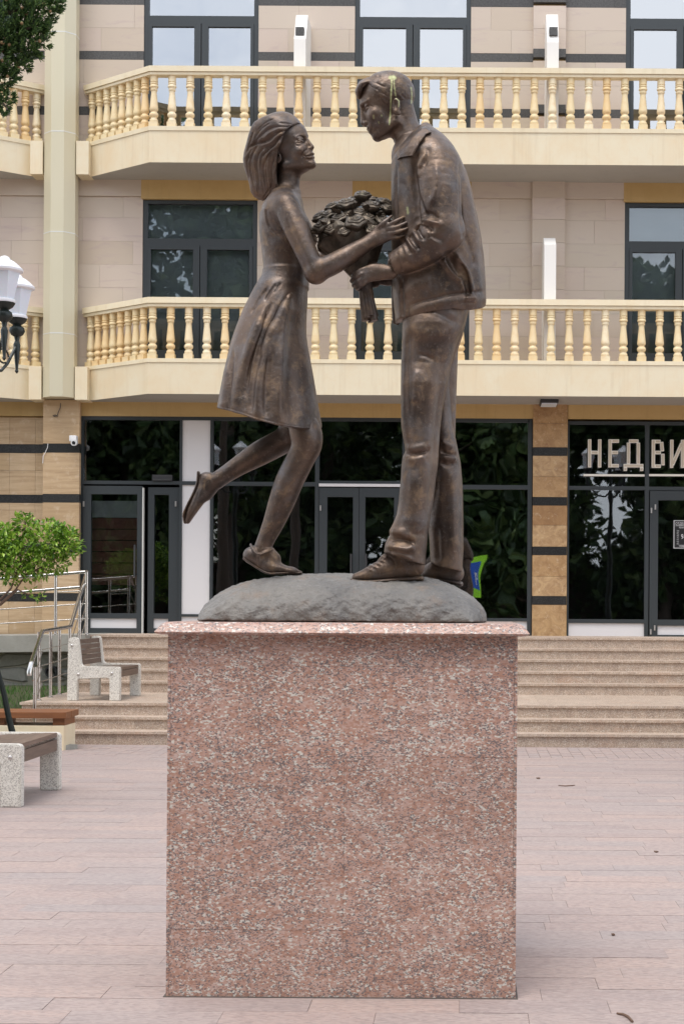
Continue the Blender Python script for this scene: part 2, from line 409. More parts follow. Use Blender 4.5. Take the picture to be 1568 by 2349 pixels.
# lawn at the left, its pale kerb
lw = MB(); lw.prism([(-12, 16.3, -.02), (-4.75, 16.75, -.02), (-4.45, 17.6, -.02), (-4.9, 18.2, -.02), (-5.3, 18.3, -.02), (-5.3, 21.9, -.02), (-12, 21.9, -.02)], (0, 0, .05))
tag(lw.build('lawn_soil', MT['soil'], base=(-6, 18, 0)), kind='structure')
bank = MB(); bank.prism([(-12, 18.9, .0), (-5.36, 18.9, .0), (-5.36, 22.2, .42), (-12, 22.2, .42)], (0, 0, .05))
tag(bank.build('grass_bank', MT['soil'], base=(-6, 20, 0)), kind='structure')
gr = MB()
def blade(x, y, z):
    a = random.uniform(0, 6.28); h = random.uniform(.05, .13); w = .006; t = random.uniform(-.05, .05)
    dx, dy = math.cos(a) * w, math.sin(a) * w
    gr.add([(x - dx, y - dy, z), (x + dx, y + dy, z), (x + t, y + t * .6, z + h)], [(0, 1, 2)])
for i in range(5200):
    x = random.uniform(-6.9, -4.45); yy = random.uniform(16.5, 22.0)
    if yy < 18.3 and x > -4.45 - abs(yy - 17.6) * .5: continue
    if yy > 18.2 and x > -5.36: continue
    blade(x, yy, .03 if yy < 18.9 else .04 + (yy - 18.9) * .127)
tag(gr.build('grass', MT['grass_blade'], base=(-6, 18, 0)), kind='stuff')
kb = thing('kerb', (-4.7, 17.1, 0), 'pale concrete kerb edging the lawn behind the front bench', 'kerb')
for (a, b) in (((-5.6, 16.35), (-4.98, 16.72)), ((-4.96, 16.73), (-4.34, 17.55))):
    d = (Vector(b) - Vector(a)); n = Vector((-d.y, d.x)).normalized() * .13
    MB().prism([(*a, -.02), (*b, -.02), (b[0] + n.x, b[1] + n.y, -.02), (a[0] + n.x, a[1] + n.y, -.02)], (0, 0, .07)).build('kerb_stone', MT['concrete'], kb)

# ================================================================== the stairs
stairs = thing('staircase', (-.5, 18.2, 0), 'wide beige granite staircase with two flights and a landing below the shopfronts', 'stairs')
R1, R2, TR = .147, .150, .30
XS0, XS1 = -5.32, 9.0
Y_S, Y_L = 18.2, 21.1
def stair_cut(x0, x1):
    xs = [x0]
    while xs[-1] < x1 - .9: xs.append(xs[-1] + random.uniform(1.15, 1.45))
    xs[-1] = x1; return xs
core = MB(); steps = []
z = 0
for k in range(3): steps.append((Y_S + k * TR, z, R1, TR if k < 2 else Y_L - (Y_S + .6))); z += R1
for k in range(5): steps.append((Y_L + k * TR, z, R2, TR if k < 4 else 1.40)); z += R2
Z_TOP = z; Z_LAND = 3 * R1
for (y, z, r, t) in steps:
    xs = stair_cut(XS0, XS1)
    for a, b in zip(xs, xs[1:]):
        piece('riser', 'step_granite', stairs, a + .001, b - .001, y, y + .03, z - (0.02 if z == 0 else 0), z + r - .03)
    xs = stair_cut(XS0 - .02, XS1)
    for a, b in zip(xs, xs[1:]):
        piece('tread', 'step_granite', stairs, a + .001, b - .001, y - .025, y + t + .02, z + r - .03, z + r)
    core.box(XS0 + .03, XS1 - .01, y + .032, y + t + .02, z - .05, z + r - .032)
    core.box(XS0 + .002, XS0 + .028, y + .031, y + t + .018, -.02, z + r - .0325)
core.build('stair_core', MT['step_granite'], stairs)

# ================================================================== the building
YW, YF = 23.70, 22.73            # wall face, balcony front
bld = thing('building', (-1, YW, 0), 'cream balconied building with glazed shopfronts behind the bronze couple', 'building')
W1, W2, W3 = (-4.925, -3.195), (-1.741, .010), (2.350, 4.10)
PIL = (.95, 1.44)                # pilaster on the right, all storeys
XL, XR = -11.0, 13.0
ZS1, ZS2 = fz(345, 902.5, YF), fz(345, 371, YF)     # undersides of the two balconies
Z_LET = (11.117, 7.747)          # tops of the window openings, third and second floor
mass = MB()
mass.box(XL, XR, YW + 4, YW + 9, 0, 14)                                   # the body of the house
for za, zb in ((ZS1, ZS1 + .45), (ZS2, ZS2 + .45), (ZS2 + 3.37, ZS2 + 3.9)): mass.box(XL, XR, YW + .02, YW + 4.0, za + .003, zb)
for zs, zt in ((ZS1 + .45, ZS2 + .003), (ZS2 + .45, ZS2 + 3.372)):
    for a, b in ((XL, W1[0]), (W1[1], W2[0]), (W2[1], W3[0]), (W3[1], XR)):
        mass.box(a, b, YW + .03, YW + .33, zs, zt)
    top = Z_LET[1] if zt < 9 else Z_LET[0]
    for a, b in (W1, W2, W3): mass.box(a, b, YW + .031, YW + .33, top, zt)
mass.build('wall', MT['ochre_beam'], bld)
# stone slabs on the upper walls, with dark bands on the third floor
def tiles(x0, x1, z0, z1, yf, key, L=.92, name='wall_tile', off=0.0, gap=.0011):
    x = x0 - off
    while x < x1 - .01:
        a, b = max(x, x0), min(x + L, x1)
        if b - a > .03:
            if x1 - b < .08: b = x1
            d = random.uniform(-.0015, .0015)
            piece(name, key, bld, a + gap, b - gap, yf + d, yf + .027, z0 + gap, z1 - gap)
        x = max(x + L, b)
segs = ((-9.2, W1[0]), (W1[1], W2[0]), (W2[1], PIL[0]), (PIL[1], W3[0]), (W3[1], 12.95))
rows3 = [(8.42, 8.72, 0), (8.72, 9.02, 0), (9.02, 9.15, 1), (9.15, 9.505, 0), (9.505, 9.86, 0), (9.86, 9.99, 1), (9.99, 10.34, 0), (10.34, 10.69, 0), (10.69, 10.83, 1), (10.83, 11.18, 0)]
rows2 = [(7.117 + .352 * k, 7.117 + .352 * (k + 1), 0) for k in range(-6, 1)] + [(7.469, 7.79, 0)]
for si, (a, b) in enumerate(segs):
    for k, (z0, z1, dark) in enumerate(rows3 + rows2):
        off = (.31, .62, .05, .47)[(k + si) % 4]
        tiles(a, b, z0, z1, YW, 'grey_stone_band' if dark else 'wall_marble', 1.2 if dark else .92, 'band_stone' if dark else 'wall_tile', off)
    piece('cornice', 'wall_marble', bld, a, b, YW - .03, YW + .026, 7.792, 8.062)
for k, (z0, z1, dark) in enumerate(rows3 + rows2):
    piece('band_stone' if dark else 'wall_tile', 'grey_stone_band' if dark else 'wall_marble', bld, PIL[0] - .001, PIL[1] + .001, YW - .07 - (.004 if dark else 0), YW + .028, z0 + .002 + (.05 if dark else 0), z1 - .002 + (.05 if dark else 0))
piece('cornice', 'wall_marble', bld, PIL[0], PIL[1], YW - .075, YW + .0265, 7.79, 8.058)
for a, b in (W1, W2, W3):
    piece('lintel', 'ochre_beam', bld, a - .02, b + .02, YW - .034, YW + .0255, 7.752, 8.06)

# windows of the two upper floors: dark frame with fanlight and two sashes
def window(x0, x1, ztop, zbot, gkey, rkey, rdepth):
    fr = MB(); y0, y1 = YW + .02, YW + .11
    t1, t2 = ztop - .58, ztop - .745
    w = .07
    for a, b in ((x0, x0 + w), (x1 - w, x1)): fr.box(a, b, y0, y1, zbot, ztop)
    fr.box(x0 + w, x1 - w, y0, y1, ztop - .055, ztop)
    fr.box(x0 + w, x1 - w, y0 + .001, y1, t2 + .05, t1)
    fr.box(x0 + w, x1 - w, y0, y1, zbot, zbot + .06)
    o = fr.build('window_frame', MT['anthracite_frame'], bld)
    xm = (x0 + x1) / 2
    piece('pane', gkey, o, x0 + w, x1 - w, y0 + .045, y0 + .055, t1, ztop - .055)
    for a, b in ((x0 + w + .002, xm - .006), (xm + .006, x1 - w - .002)):
        s = MB(); q = .055
        zz0, zz1 = zbot + .062, t2 + .047
        for c, d in ((a, a + q + (.045 if c_ else 0)) if c_ == 0 else (b - q, b) for c_ in (0, 1)): pass
        ai, bi = (a + .05, b - .10) if a < xm - .1 else (a + .10, b - .05)
        s.box(a, ai, y0 - .014, y1 - .02, zz0, zz1); s.box(bi, b, y0 - .014, y1 - .02, zz0, zz1)
        s.box(ai, bi, y0 - .013, y1 - .02, zz1 - .05, zz1); s.box(ai, bi, y0 - .013, y1 - .02, zz0, zz0 + .28)
        so = s.build('window_sash', MT['anthracite_frame'], o)
        piece('pane', gkey, o, ai, bi, y0 + .02, y0 + .03, zz0 + .28, zz1 - .05)
    rm = MB(); rm.box(x0 + .01, x1 - .01, YW + rdepth, YW + rdepth + .04, zbot, ztop - .01)
    rm.build('room', MT[rkey], o)
for a, b in (W1, W2, W3):
    window(a, b, 11.117, ZS2 + .452, 'mirror_glass', 'grey_room', 1.2)
    window(a, b, 7.747, ZS1 + .452, 'shop_glass', 'grey_room', .17)

# balconies
def offset_path(path, d):
    """path of 2-D points, moved sideways by d (towards the viewer when positive)"""
    out = []
    for i, p in enumerate(path):
        p = Vector(p); ns = []
        if i > 0: t = (p - Vector(path[i - 1])).normalized(); ns.append(Vector((t.y, -t.x)))
        if i < len(path) - 1: t = (Vector(path[i + 1]) - p).normalized(); ns.append(Vector((t.y, -t.x)))
        n = sum(ns, Vector((0, 0))).normalized()
        out.append(p + n * d / max(.3, n.dot(ns[0])))
    return out
BP = [(.050, 0), (.050, .10), (.040, .105), (.052, .115), (.052, .135), (.044, .145), (.056, .165), (.056, .185), (.042, .20), (.046, .225), (.046, .24), (.036, .255), (.037, .30), (.047, .42), (.054, .52), (.057, .545), (.052, .57), (.040, .585), (.040, .60), (.056, .62), (.060, .645), (.054, .67), (.040, .685), (.040, .70), (.053, .72), (.055, .745), (.050, .765)]
def baluster_mesh():
    H = .757; b = MB()
    prof = [(r * 1.12, H - z * (H - .075) / .765) for r, z in BP][::-1]
    b.lathe(prof, seg=18)
    b.box(-.064, .064, -.064, .064, 0, .074)
    me = mesh('baluster', b.v, b.f, MT['baluster_stone'])
    bm = bmesh.new(); bm.from_mesh(me); bmesh.ops.recalc_face_normals(bm, faces=bm.faces[:]); bm.to_mesh(me); bm.free()
    me.polygons.foreach_set('use_smooth', [True] * len(me.polygons)); me.set_sharp_from_angle(angle=R(40))
    return me
BAL = baluster_mesh()
def balcony(path, zs, zft, zbt, zrb, zrt, first=.0, back=YW + .02, flip=False):
    """path left to right; zs underside, zft fascia top, zbt base rail top, zrb/zrt handrail"""
    deck = MB(); poly = [(p[0], p[1], zs) for p in path] + [(path[-1][0], back, zs), (path[0][0], back, zs)]
    deck.prism(poly, (0, 0, zft - zs - .004))
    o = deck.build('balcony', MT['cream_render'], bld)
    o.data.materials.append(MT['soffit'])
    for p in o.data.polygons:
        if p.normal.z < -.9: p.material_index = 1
    def strip(name, d0, d1, z0, z1, key):
        a, b = offset_path(path, d0), offset_path(path, d1)
        m_ = MB()
        for i in range(len(path) - 1):
            m_.prism([(*a[i], z0), (*a[i + 1], z0), (*b[i + 1], z0), (*b[i], z0)], (0, 0, z1 - z0))
        return m_.build(name, MT[key], o)
    strip('base_rail', .012, -.17, zft - .003, zbt, 'rail_stone')
    h = zrt - zrb
    strip('handrail', .015, -.175, zrb + h * .36, zrt, 'rail_stone')
    strip('rail_moulding', -.005, -.155, zrb, zrb + h * .36 - .004, 'rail_stone')
    mid = offset_path(path, -.08)
    H = zrb - zbt
    sp = .263
    for i in range(len(mid) - 1):
        a, b = Vector(mid[i]), Vector(mid[i + 1]); L = (b - a).length
        chamfer = abs(b.y - a.y) > .3
        n = 8 if chamfer else int(L / sp)
        for k in range(n + 1):
            if chamfer:
                if (k == n and not flip) or (k == 0 and flip): continue
                p = a.lerp(b, (k + (.55 if not flip else -.05)) / (n + .5))
                rz = math.atan2((b - a).y, (b - a).x)
            else:
                p = a + (b - a).normalized() * (.02 + k * sp) if not flip else b - (b - a).normalized() * (.02 + k * sp)
                rz = 0
            if not (-8.3 < p.x < 8.5): continue
            put('baluster', BAL, o, Vector((p.x, p.y, zbt)) - wloc(o), (0, 0, rz), (1, 1, H / .757))
    return o
P1X = fx(343, 250, YF)
pathR = [(-5.80, 23.62), (P1X, YF), (12.9, YF)]
pathL = [(-10.5, YF), (-7.62, YF), (-6.39, 23.62)]
L1 = dict(zs=ZS1, zft=fz(345, 829.5, YF), zbt=fz(345, 821, YF), zrb=fz(345, 701.5, YF), zrt=fz(345, 680.5, YF))
L2 = dict(zs=ZS2, zft=fz(345, 297.5, YF), zbt=fz(345, 288, YF), zrb=fz(345, 169, YF), zrt=fz(345, 149.5, YF))
for lv in (L1, L2):
    balcony(pathR, **lv)
    balcony(pathL, flip=True, **lv)
    for a, b in ((-5.845, -5.66), (-6.53, -6.345)):
        piece('corner_block', 'cream_render', bld, a, b, 23.34, 23.70, lv['zs'] - .012, lv['zft'] + .02)
# white dividing fins between the balconies
def fin(px0, px1, py0, py1, zb, slope):
    x0, x1 = fx(px0, py1, YF + .21), fx(px1, py1, YF + .21)
    zt, zk = fz(px0, py0, YF + .5), fz(px0, py1, YF + .21)
    f_ = MB(); f_.prism([(x0, YF + .21, zb), (x0, YF + .21, zk), (x0, YF + .50, zt), (x0, YW - .001, zt), (x0, YW - .001, zb)], (x1 - x0, 0, 0))
    return f_.build('dividing_fin', MT['white_fin'], bld)
for (a, b, t, k, zb, s) in ((673.8, 701, 33, 88, ZS2 + .46, 1), (1254, 1281, 32, 95, ZS2 + .46, 1), (1248, 1275, 545, 560, ZS1 + .46, 0)):
    o = fin(a, b, t, k, zb, s)
    if s:
        bx = wloc(o); x0, x1 = fx(a, 70, YF + .3), fx(b, 70, YF + .3)
        zc = fz(a, 76, YF + .35)
        sp_ = MB(); sp_.box(x0 + .03, x1 - .02, YF + .24, YF + .36, zc - .06, zc + .06)
        sp_.build('fin_lamp', MT['grey_stone_band'], o)
# the octagonal clad column
def octa(r, c, z0, z1):
    b = MB(); b.lathe([(r, z0), (r, z1)], (c[0], c[1], 0), 8, R(22.5)); return b
CC = (-6.095, 23.46)
rr = .252
col = octa(rr, CC, ZS1 + .02, 12.0).build('column', MT['column_cladding'], bld)
for py in (69, 298, 529, 762):
    z = fz(151, py, 23.2)
    octa(rr + .002, CC, z - .008, z + .008).build('cladding_seam', MT['seam_metal'], col)

# ---------------------------------------------------------------- ground floor
YG = 23.70
gx = lambda px, py=1250: fx(px, py, YG)
gz = lambda py, px=700: fz(px, py, YG)
# ochre beam above the shopfronts, wall body behind, left bay
ZB0 = gz(957)
for a, b in ((gx(182), gx(1221)), (gx(1300), XR)):
    piece('beam', 'ochre_beam', bld, a, b, YG - .03, YG + .3, ZB0, ZS1 + .004)
piece('beam', 'ochre_beam', bld, XL, gx(97), YG + .02, YG + .3, gz(957), ZS1 + .004)
gm = MB(); gm.box(XL, gx(182), YG + .10, YG + .6, .3, ZS1); gm.box(gx(1221), gx(1300), YG + .0, YG + .6, 1.0, ZS1)
gm.box(gx(1862), XR, YG - .02, YG + .6, 1.0, ZB0)
gm.build('wall', MT['ochre_beam'], bld)
# pilaster left (travertine with black bands) and the recessed wall beside it
bandsL = [(1017, 1037.6), (1132.8, 1152), (1246, 1266), (1360, 1378.5)]
def banded(x0, x1, yf, pytop, pybot, bands, key, px, cuts, joints=()):
    zs = [fz(px, pytop, yf)]
    for a, b in bands: zs += [fz(px, a, yf), fz(px, b, yf)]
    zs.append(fz(px, pybot, yf))
    for i in range(len(zs) - 1):
        dark = i % 2 == 1
        rows = [(zs[i + 1], zs[i])]
        if not dark and zs[i] - zs[i + 1] > .5 and joints: m_ = zs[i] - (zs[i] - zs[i + 1]) * joints[i // 2 % len(joints)]; rows = [(zs[i + 1], m_), (m_, zs[i])]
        for r0, r1 in rows:
            c_ = [x0] + [x0 + (x1 - x0) * t for t in (cuts if not dark else ())] + [x1]
            for a, b in zip(c_, c_[1:]):
                piece('band_stone' if dark else 'wall_tile', 'black_stone' if dark else key, bld, a + .0015, b - .0015, yf - (.003 if dark else 0), yf + .10, r0 + .0015, r1 - .0015)
banded(fx(97, 1250, 23.52), fx(181, 1250, 23.52), 23.52, 916, 1462, bandsL, 'travertine', 140, ())
banded(XL + 2.5, fx(97, 1250, 23.52) + .04, YG + .06, 957, 1464, [(a + 1.5, b + 1) for a, b in bandsL], 'travertine', 50, (.45, .72, .9), (.5, .42, .6, .5))
bandsR = [(1025.6, 1045), (1139.8, 1159), (1253.6, 1273), (1367, 1387)]
banded(gx(1220), gx(1299), YG - .05, 924, 1462, bandsR, 'travertine_brown', 1260, (), (.46, .5, .48, .52))

# glazing: a frame of dark bars, panes and panels as sub-parts, doors as parts of their own
def bars(name, boxes, parent, y0=YG - .01, y1=YG + .07):
    b = MB()
    for i, (a, c, t, d) in enumerate(boxes):
        e = .0005 * (i % 5)
        b.box(gx(a), gx(c), y0 - e, y1, gz(d), gz(t))
    return b.build(name, MT['anthracite_frame'], parent)
def pane(o, a, c, t, d, key='shop_glass', y=YG + .03):
    return piece('pane' if 'glass' in key else 'panel', key, o, gx(a), gx(c), y, y + .012, gz(d), gz(t))
BOT = 1461
sf = bars('shopfront_frame', [(182.5, 190, 957, BOT), (190, 1212, 957, 965), (411, 417, 965, BOT), (481, 488, 965, BOT), (721.5, 731, 965, BOT), (921, 930, 965, BOT), (1209, 1219, 957, BOT),
    (190, 411, 1105, 1113), (417, 481, 1105, 1113.5), (488, 721.5, 1105.5, 1114.5), (930, 1209, 1109.5, 1119), (731, 921, 1102, 1109),
    (417, 481, 1410, 1416), (488, 721.5, 1412, 1419), (930, 1209, 1415, 1422), (417, 481, 1450, BOT), (488, 721.5, 1451, BOT), (930, 1209, 1453, BOT)], bld)
pane(sf, 190, 411, 965, 1105); pane(sf, 488, 721.5, 965, 1105.5); pane(sf, 488, 721.5, 1114.5, 1412)
pane(sf, 731, 921, 965, 1102); pane(sf, 930, 1209, 965, 1109.5, 'wavy_glass'); pane(sf, 930, 1209, 1119, 1415, 'wavy_glass')
pane(sf, 417, 481, 965, 1105, 'white_panel', YG + .012); pane(sf, 417, 481, 1113.5, 1410, 'white_panel', YG + .0125)
for a, c, t in ((417, 481, 1416), (488, 721.5, 1419), (930, 1209, 1422)): pane(sf, a, c, t, 1450 if c < 500 else 1453, 'white_panel', YG + .013)
sr = bars('shopfront_frame', [(1300.5, 1304, 962, BOT + 1), (1304, 1860, 962, 969), (1477.5, 1487, 969, BOT + 1), (1304, 1477.5, 1110.5, 1119), (1304, 1477.5, 1416, 1425), (1304, 1477.5, 1455, BOT + 1),
    (1700, 1709, 969, BOT), (1487, 1700, 1111, 1119.5), (1709, 1860, 1111, 1119.5)], bld)
pane(sr, 1304, 1477.5, 969, 1110.5); pane(sr, 1304, 1477.5, 1119, 1416); pane(sr, 1487, 1700, 969, 1111); pane(sr, 1709, 1860, 969, 1111); pane(sr, 1709, 1860, 1119.5, 1455)
pane(sr, 1304, 1477.5, 1425, 1455, 'white_panel', YG + .013)
def door(boxes, glass_, panels, hinges=(), handle=None, dy=0.0):
    d = bars('door', boxes, bld, YG - .03 + dy, YG + .05 + dy)
    for g in glass_: pane(d, *g, y=YG + .01 + dy)
    for p in panels: pane(d, *p, 'white_panel', YG - .005 + dy)
    for hx, hy in hinges:
        h = MB()
        h.box(gx(hx - 1.6), gx(hx + 1.6), YG - .055 + dy, YG - .0302 + dy, gz(hy + 6), gz(hy - 6)); h.build('hinge', MT['galvanised'], d)
    if handle:
        x, t, b_ = handle
        hb = MB(); hb.tube([(gx(x), YG - .10 + dy, gz(t)), (gx(x), YG - .10 + dy, gz(b_))], .016, 8)
        for q in (t + 6, b_ - 6): hb.tube([(gx(x), YG - .10 + dy, gz(q)), (gx(x), YG - .03 + dy, gz(q))], .010, 6)
        hb.build('handle', MT['dark_plastic'], d, auto=40)
    return d
d1 = door([(191, 209, 1117, BOT - 2), (315, 326.5, 1117, BOT - 2), (209, 315, 1117, 1136), (209, 315, 1409, 1421), (209, 315, 1443, BOT - 2)],
     [(209, 315, 1136, 1409)], [(209, 315, 1421, 1443)], [(193, 1159), (193, 1420)], (312, 1252, 1325))
d2 = door([(338, 352, 1119, BOT - 2), (386, 410, 1119, BOT - 2), (352, 386, 1119, 1136), (352, 386, 1409, 1421), (352, 386, 1443, BOT - 2)],
     [(352, 386, 1136, 1409)], [(352, 386, 1421, 1443)], [(402, 1157)], None, .06)
tr_ = MB(); tr_.box(gx(327), gx(329.8), YG - .04, YG + .04, gz(BOT - 2), gz(1121)); tr_.build('door_edge_trim', MT['seam_metal'], d1)
d3 = door([(732, 750, 1118, BOT - 2), (809, 822.5, 1118, BOT - 2), (750, 809, 1118, 1139), (750, 809, 1409, 1422), (750, 809, 1445, BOT - 2)],
     [(750, 809, 1139, 1409)], [(750, 809, 1422, 1445)], [(735, 1165)], (806, 1270, 1335))
d4 = door([(823.5, 837, 1118, BOT - 2), (903, 920, 1118, BOT - 2), (837, 903, 1118, 1139), (837, 903, 1409, 1422), (837, 903, 1445, BOT - 2)],
     [(837, 903, 1139, 1409)], [(837, 903, 1422, 1445)], [], (840, 1270, 1335))
d5 = door([(1489, 1508, 1121, BOT), (1670, 1698, 1121, BOT), (1508, 1670, 1121, 1142), (1508, 1670, 1416, 1430), (1508, 1670, 1451, BOT)],
     [(1508, 1670, 1142, 1416)], [(1508, 1670, 1430, 1451)], [(1492, 1166), (1501, 1158), (1492, 1444), (1501, 1435)])
wt = MB(); wt.box(gx(731), gx(919), YG - .05, YG + .03, gz(1115.5), gz(1109)); wt.build('door_head_strip', MT['white_panel'], bld)
# dark rooms behind the glass, with brown slats added in place of a mirrored wooden wall
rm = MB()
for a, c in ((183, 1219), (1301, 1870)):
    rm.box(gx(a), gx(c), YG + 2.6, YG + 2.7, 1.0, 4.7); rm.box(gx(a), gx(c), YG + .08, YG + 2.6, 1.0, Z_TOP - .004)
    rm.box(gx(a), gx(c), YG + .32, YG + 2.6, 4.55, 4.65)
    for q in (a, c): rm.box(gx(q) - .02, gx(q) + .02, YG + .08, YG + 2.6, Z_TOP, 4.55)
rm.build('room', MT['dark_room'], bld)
bl = thing('blind', (gx(270), YG + .5, Z_TOP), 'brown horizontal blind hanging behind the glass of the left shop door', 'blind')
for k in range(6):
    t = 1190 + 26 * k
    b = MB(); b.box(gx(206), gx(320), YG + .11, YG + .13, gz(t + 24.2), gz(t)); b.build('slat', MT['brown_blind'], bl)
b = MB(); b.box(gx(206), gx(320), YG + .10, YG + .14, gz(1188.5), gz(1150)); b.build('headrail', MT['white_plastic'], bl)
# raised letters of the shop name, and the line under them
def strokes_letter(strs, w, h, x0, zt):
    """thick strokes from (u, v) to (u, v), u right, v down, both in picture pixels"""
    o = None
    for key, th, dep in (('letter_edge', 7.6, .045), ('letter_face', 4.6, .052)):
        b = MB()
        for i, (p, q) in enumerate(strs):
            p, q = Vector(p), Vector(q); d = (q - p).normalized(); n = Vector((-d.y, d.x)) * th / 2
            ex = d * (th - 7.6) / 2
            pts = [p - ex + n, q + ex + n, q + ex - n, p - ex - n]
            e = .0004 * i
            b.prism([(gx(x0 + u.x, 1040), YG - .012 - dep - e, fz(x0, zt + u.y, YG)) for u in pts], (0, dep, 0))
        if o is None: o = b.build('letter', MT[key], bld)
        else: b.build('letter_face', MT[key], o)
ZT = 1008
H_ = 64
strokes_letter([((4, 0), (4, H_)), ((27, 0), (27, H_)), ((7.8, 30), (23.2, 30))], 31, H_, 1347, ZT)                                   # Н
strokes_letter([((4, 0), (4, H_)), ((7.8, 3.8), (24, 3.8)), ((7.8, 30), (22, 30)), ((7.8, H_ - 3.8), (24, H_ - 3.8))], 25, H_, 1394, ZT)   # Е
strokes_letter([((12, 3.8), (33.5, 3.8)), ((11, 7.6), (11, H_ - 7.6)), ((33.5, 7.6), (33.5, H_ - 7.6)), ((0, H_ - 3.8), (45, H_ - 3.8)), ((4, H_), (4, H_ + 8)), ((41.5, H_), (41.5, H_ + 8))], 46, H_, 1429, ZT)   # Д
strokes_letter([((4, 0), (4, H_)), ((7.8, 3.8), (20, 3.8)), ((7.8, 29), (21, 29)), ((7.8, H_ - 3.8), (21, H_ - 3.8)), ((22.5, 5), (24.5, 26)), ((25.5, 32), (26, H_ - 6))], 30, H_, 1493, ZT + 1)   # В
strokes_letter([((4, 0), (4, H_)), ((29, 0), (29, H_)), ((6, H_ - 7), (27, 8))], 33, H_, 1535, ZT + 1)                               # И
for a, c in ((1337, 1477), (1487.5, 1690)):
    b = MB(); b.box(gx(a, 1090), gx(c, 1090), YG - .04, YG - .011, fz(a, 1092, YG), fz(a, 1087.3, YG)); b.build('sign_line', MT['letter_edge'], bld)

# small plate above the left door
pl = thing('plate', (gx(371), YG - .03, gz(1104)), 'small dark plate above the left shop door', 'plate')
b = MB(); b.box(gx(349), gx(395), YG - .045, YG - .012, gz(1104.5), gz(1091)); b.build('plate_back', MT['dark_plastic'], pl)
def text(s, x, z, y, h, parent, key, name='lettering', align='LEFT', sx=1.0):
    cu = bpy.data.curves.new(name, 'FONT'); cu.body = s; cu.size = h; cu.align_x = align; cu.extrude = .0008; cu.materials.append(MT[key])
    o = bpy.data.objects.new(name, cu); o.rotation_euler = (R(90), 0, 0); o.scale = (sx, 1, 1); o.location = Vector((x, y, z)) - wloc(parent)
    link(o, parent); bpy.context.view_layer.update()
    me = bpy.data.meshes.new_from_object(o.evaluated_get(bpy.context.evaluated_depsgraph_get()))
    p = put(name, me, parent, o.location, o.rotation_euler, o.scale)
    bpy.data.objects.remove(o); bpy.data.curves.remove(cu); p.name = name
    return p
b = MB()
for q0, q1 in ((352, 392),): b.box(gx(q0), gx(q1), YG - .048, YG - .0452, gz(1094.2), gz(1093.2)); b.box(gx(q0), gx(q1), YG - .048, YG - .0452, gz(1102.4), gz(1101.4))
b.build('plate_rim', MT['grey_stone_band'], pl)
# opening hours on the right door
hs = thing('opening_hours_sign', (gx(1560), YG - .02, gz(1257)), 'black opening hours sign with white border and lettering on the right glass door', 'sign')
def spx(a): return gx(a, 1225)
def spz(p): return fz(1556, p, YG)
b = MB(); b.box(spx(1543), spx(1610), YG - .004, YG + .004, spz(1258.5), spz(1192.5)); b.build('sign_board', MT['black_plate'], hs)
b = MB()
for a, c, t, d in ((1544.3, 1545.6, 1193.5, 1257.5), (1545.6, 1608, 1193.5, 1194.6), (1545.6, 1608, 1256.4, 1257.5), (1607, 1608.2, 1194.6, 1256.4), (1548.5, 1605, 1205.2, 1205.9), (1556, 1605, 1250, 1250.6)):
    b.box(spx(a), spx(c), YG - .007, YG - .0042, spz(d), spz(t))
b.build('sign_border', MT['white_print'], hs)
text('ОТДЕЛ П', spx(1548), spz(1203.6), YG - .007, .052, hs, 'white_print', sx=.80)
text('РЕЖИМ', spx(1556.5), spz(1211.5), YG - .007, .034, hs, 'white_print', sx=.80)
text('9-', spx(1561), spz(1236), YG - .007, .105, hs, 'white_print', sx=.70)
text('+7 (978', spx(1556.5), spz(1255), YG - .007, .032, hs, 'white_print', sx=.75)
for k, s in enumerate(('ПН', 'ВТ', 'СР', 'ЧТ', 'ПТ', 'СБ', 'ВС')):
    text(s, spx(1551.5), spz(1219 + 4.9 * k), YG - .007, .026, hs, 'white_print', sx=.85)
# fixtures on the building
sc_ = thing('security_camera', at(167, 1008, 23.45), 'small white security camera on the left stone pilaster', 'camera')
c0 = at(166.5, 1007, 23.40)
b = MB(); b.box(c0.x - .055, c0.x + .055, 23.40, 23.518, c0.z - .03, c0.z + .06, .015); b.build('mount', MT['white_plastic'], sc_, auto=40)
b = MB(); b.tube([(c0.x + .02, 23.46, c0.z - .045), (c0.x + .035, 23.33, c0.z - .06)], .046, 14); hd = b.build('housing', MT['white_plastic'], sc_, auto=40)
b = MB(); b.tube([(c0.x + .034, 23.331, c0.z - .06), (c0.x + .035, 23.324, c0.z - .0605)], .026, 12); b.build('lens', MT['black_plate'], hd)
b = MB(); b.tube([at(x_, y_, 23.50) for x_, y_ in ((139, 924), (138, 935), (134, 944), (131.5, 952), (124, 955), (121, 953), (127, 951), (132, 955))], .006, 6)
tag(b.build('cable', MT['dark_plastic'], base=at(132, 952, 23.5)), 'loose dark cable curling from the top of the left pilaster', 'cable')
b = MB(); b.tube([at(x_, y_, 23.505) for x_, y_ in ((110, 1017), (109, 1026), (104, 1037), (99, 1046), (98, 1062))], .005, 6)
tag(b.build('cable', MT['white_plastic'], base=at(104, 1037, 23.5)), 'thin pale cable hanging over the black band of the left pilaster', 'cable')
cl = thing('ceiling_light', at(1258, 918, 23.3), 'flat dark rectangular lamp under the balcony above the brown pillar', 'lamp')
a_, b_ = fx(1238, 918, 23.2), fx(1279, 918, 23.2)
b = MB(); b.box(a_, b_, 23.02, 23.45, ZS1 - .055, ZS1 - .001, .01); b.build('lamp_case', MT['dark_plastic'], cl)
b = MB(); b.box(a_ + .02, b_ - .02, 23.05, 23.42, ZS1 - .07, ZS1 - .056); b.build('diffuser', MT['lamp_glass'], cl)

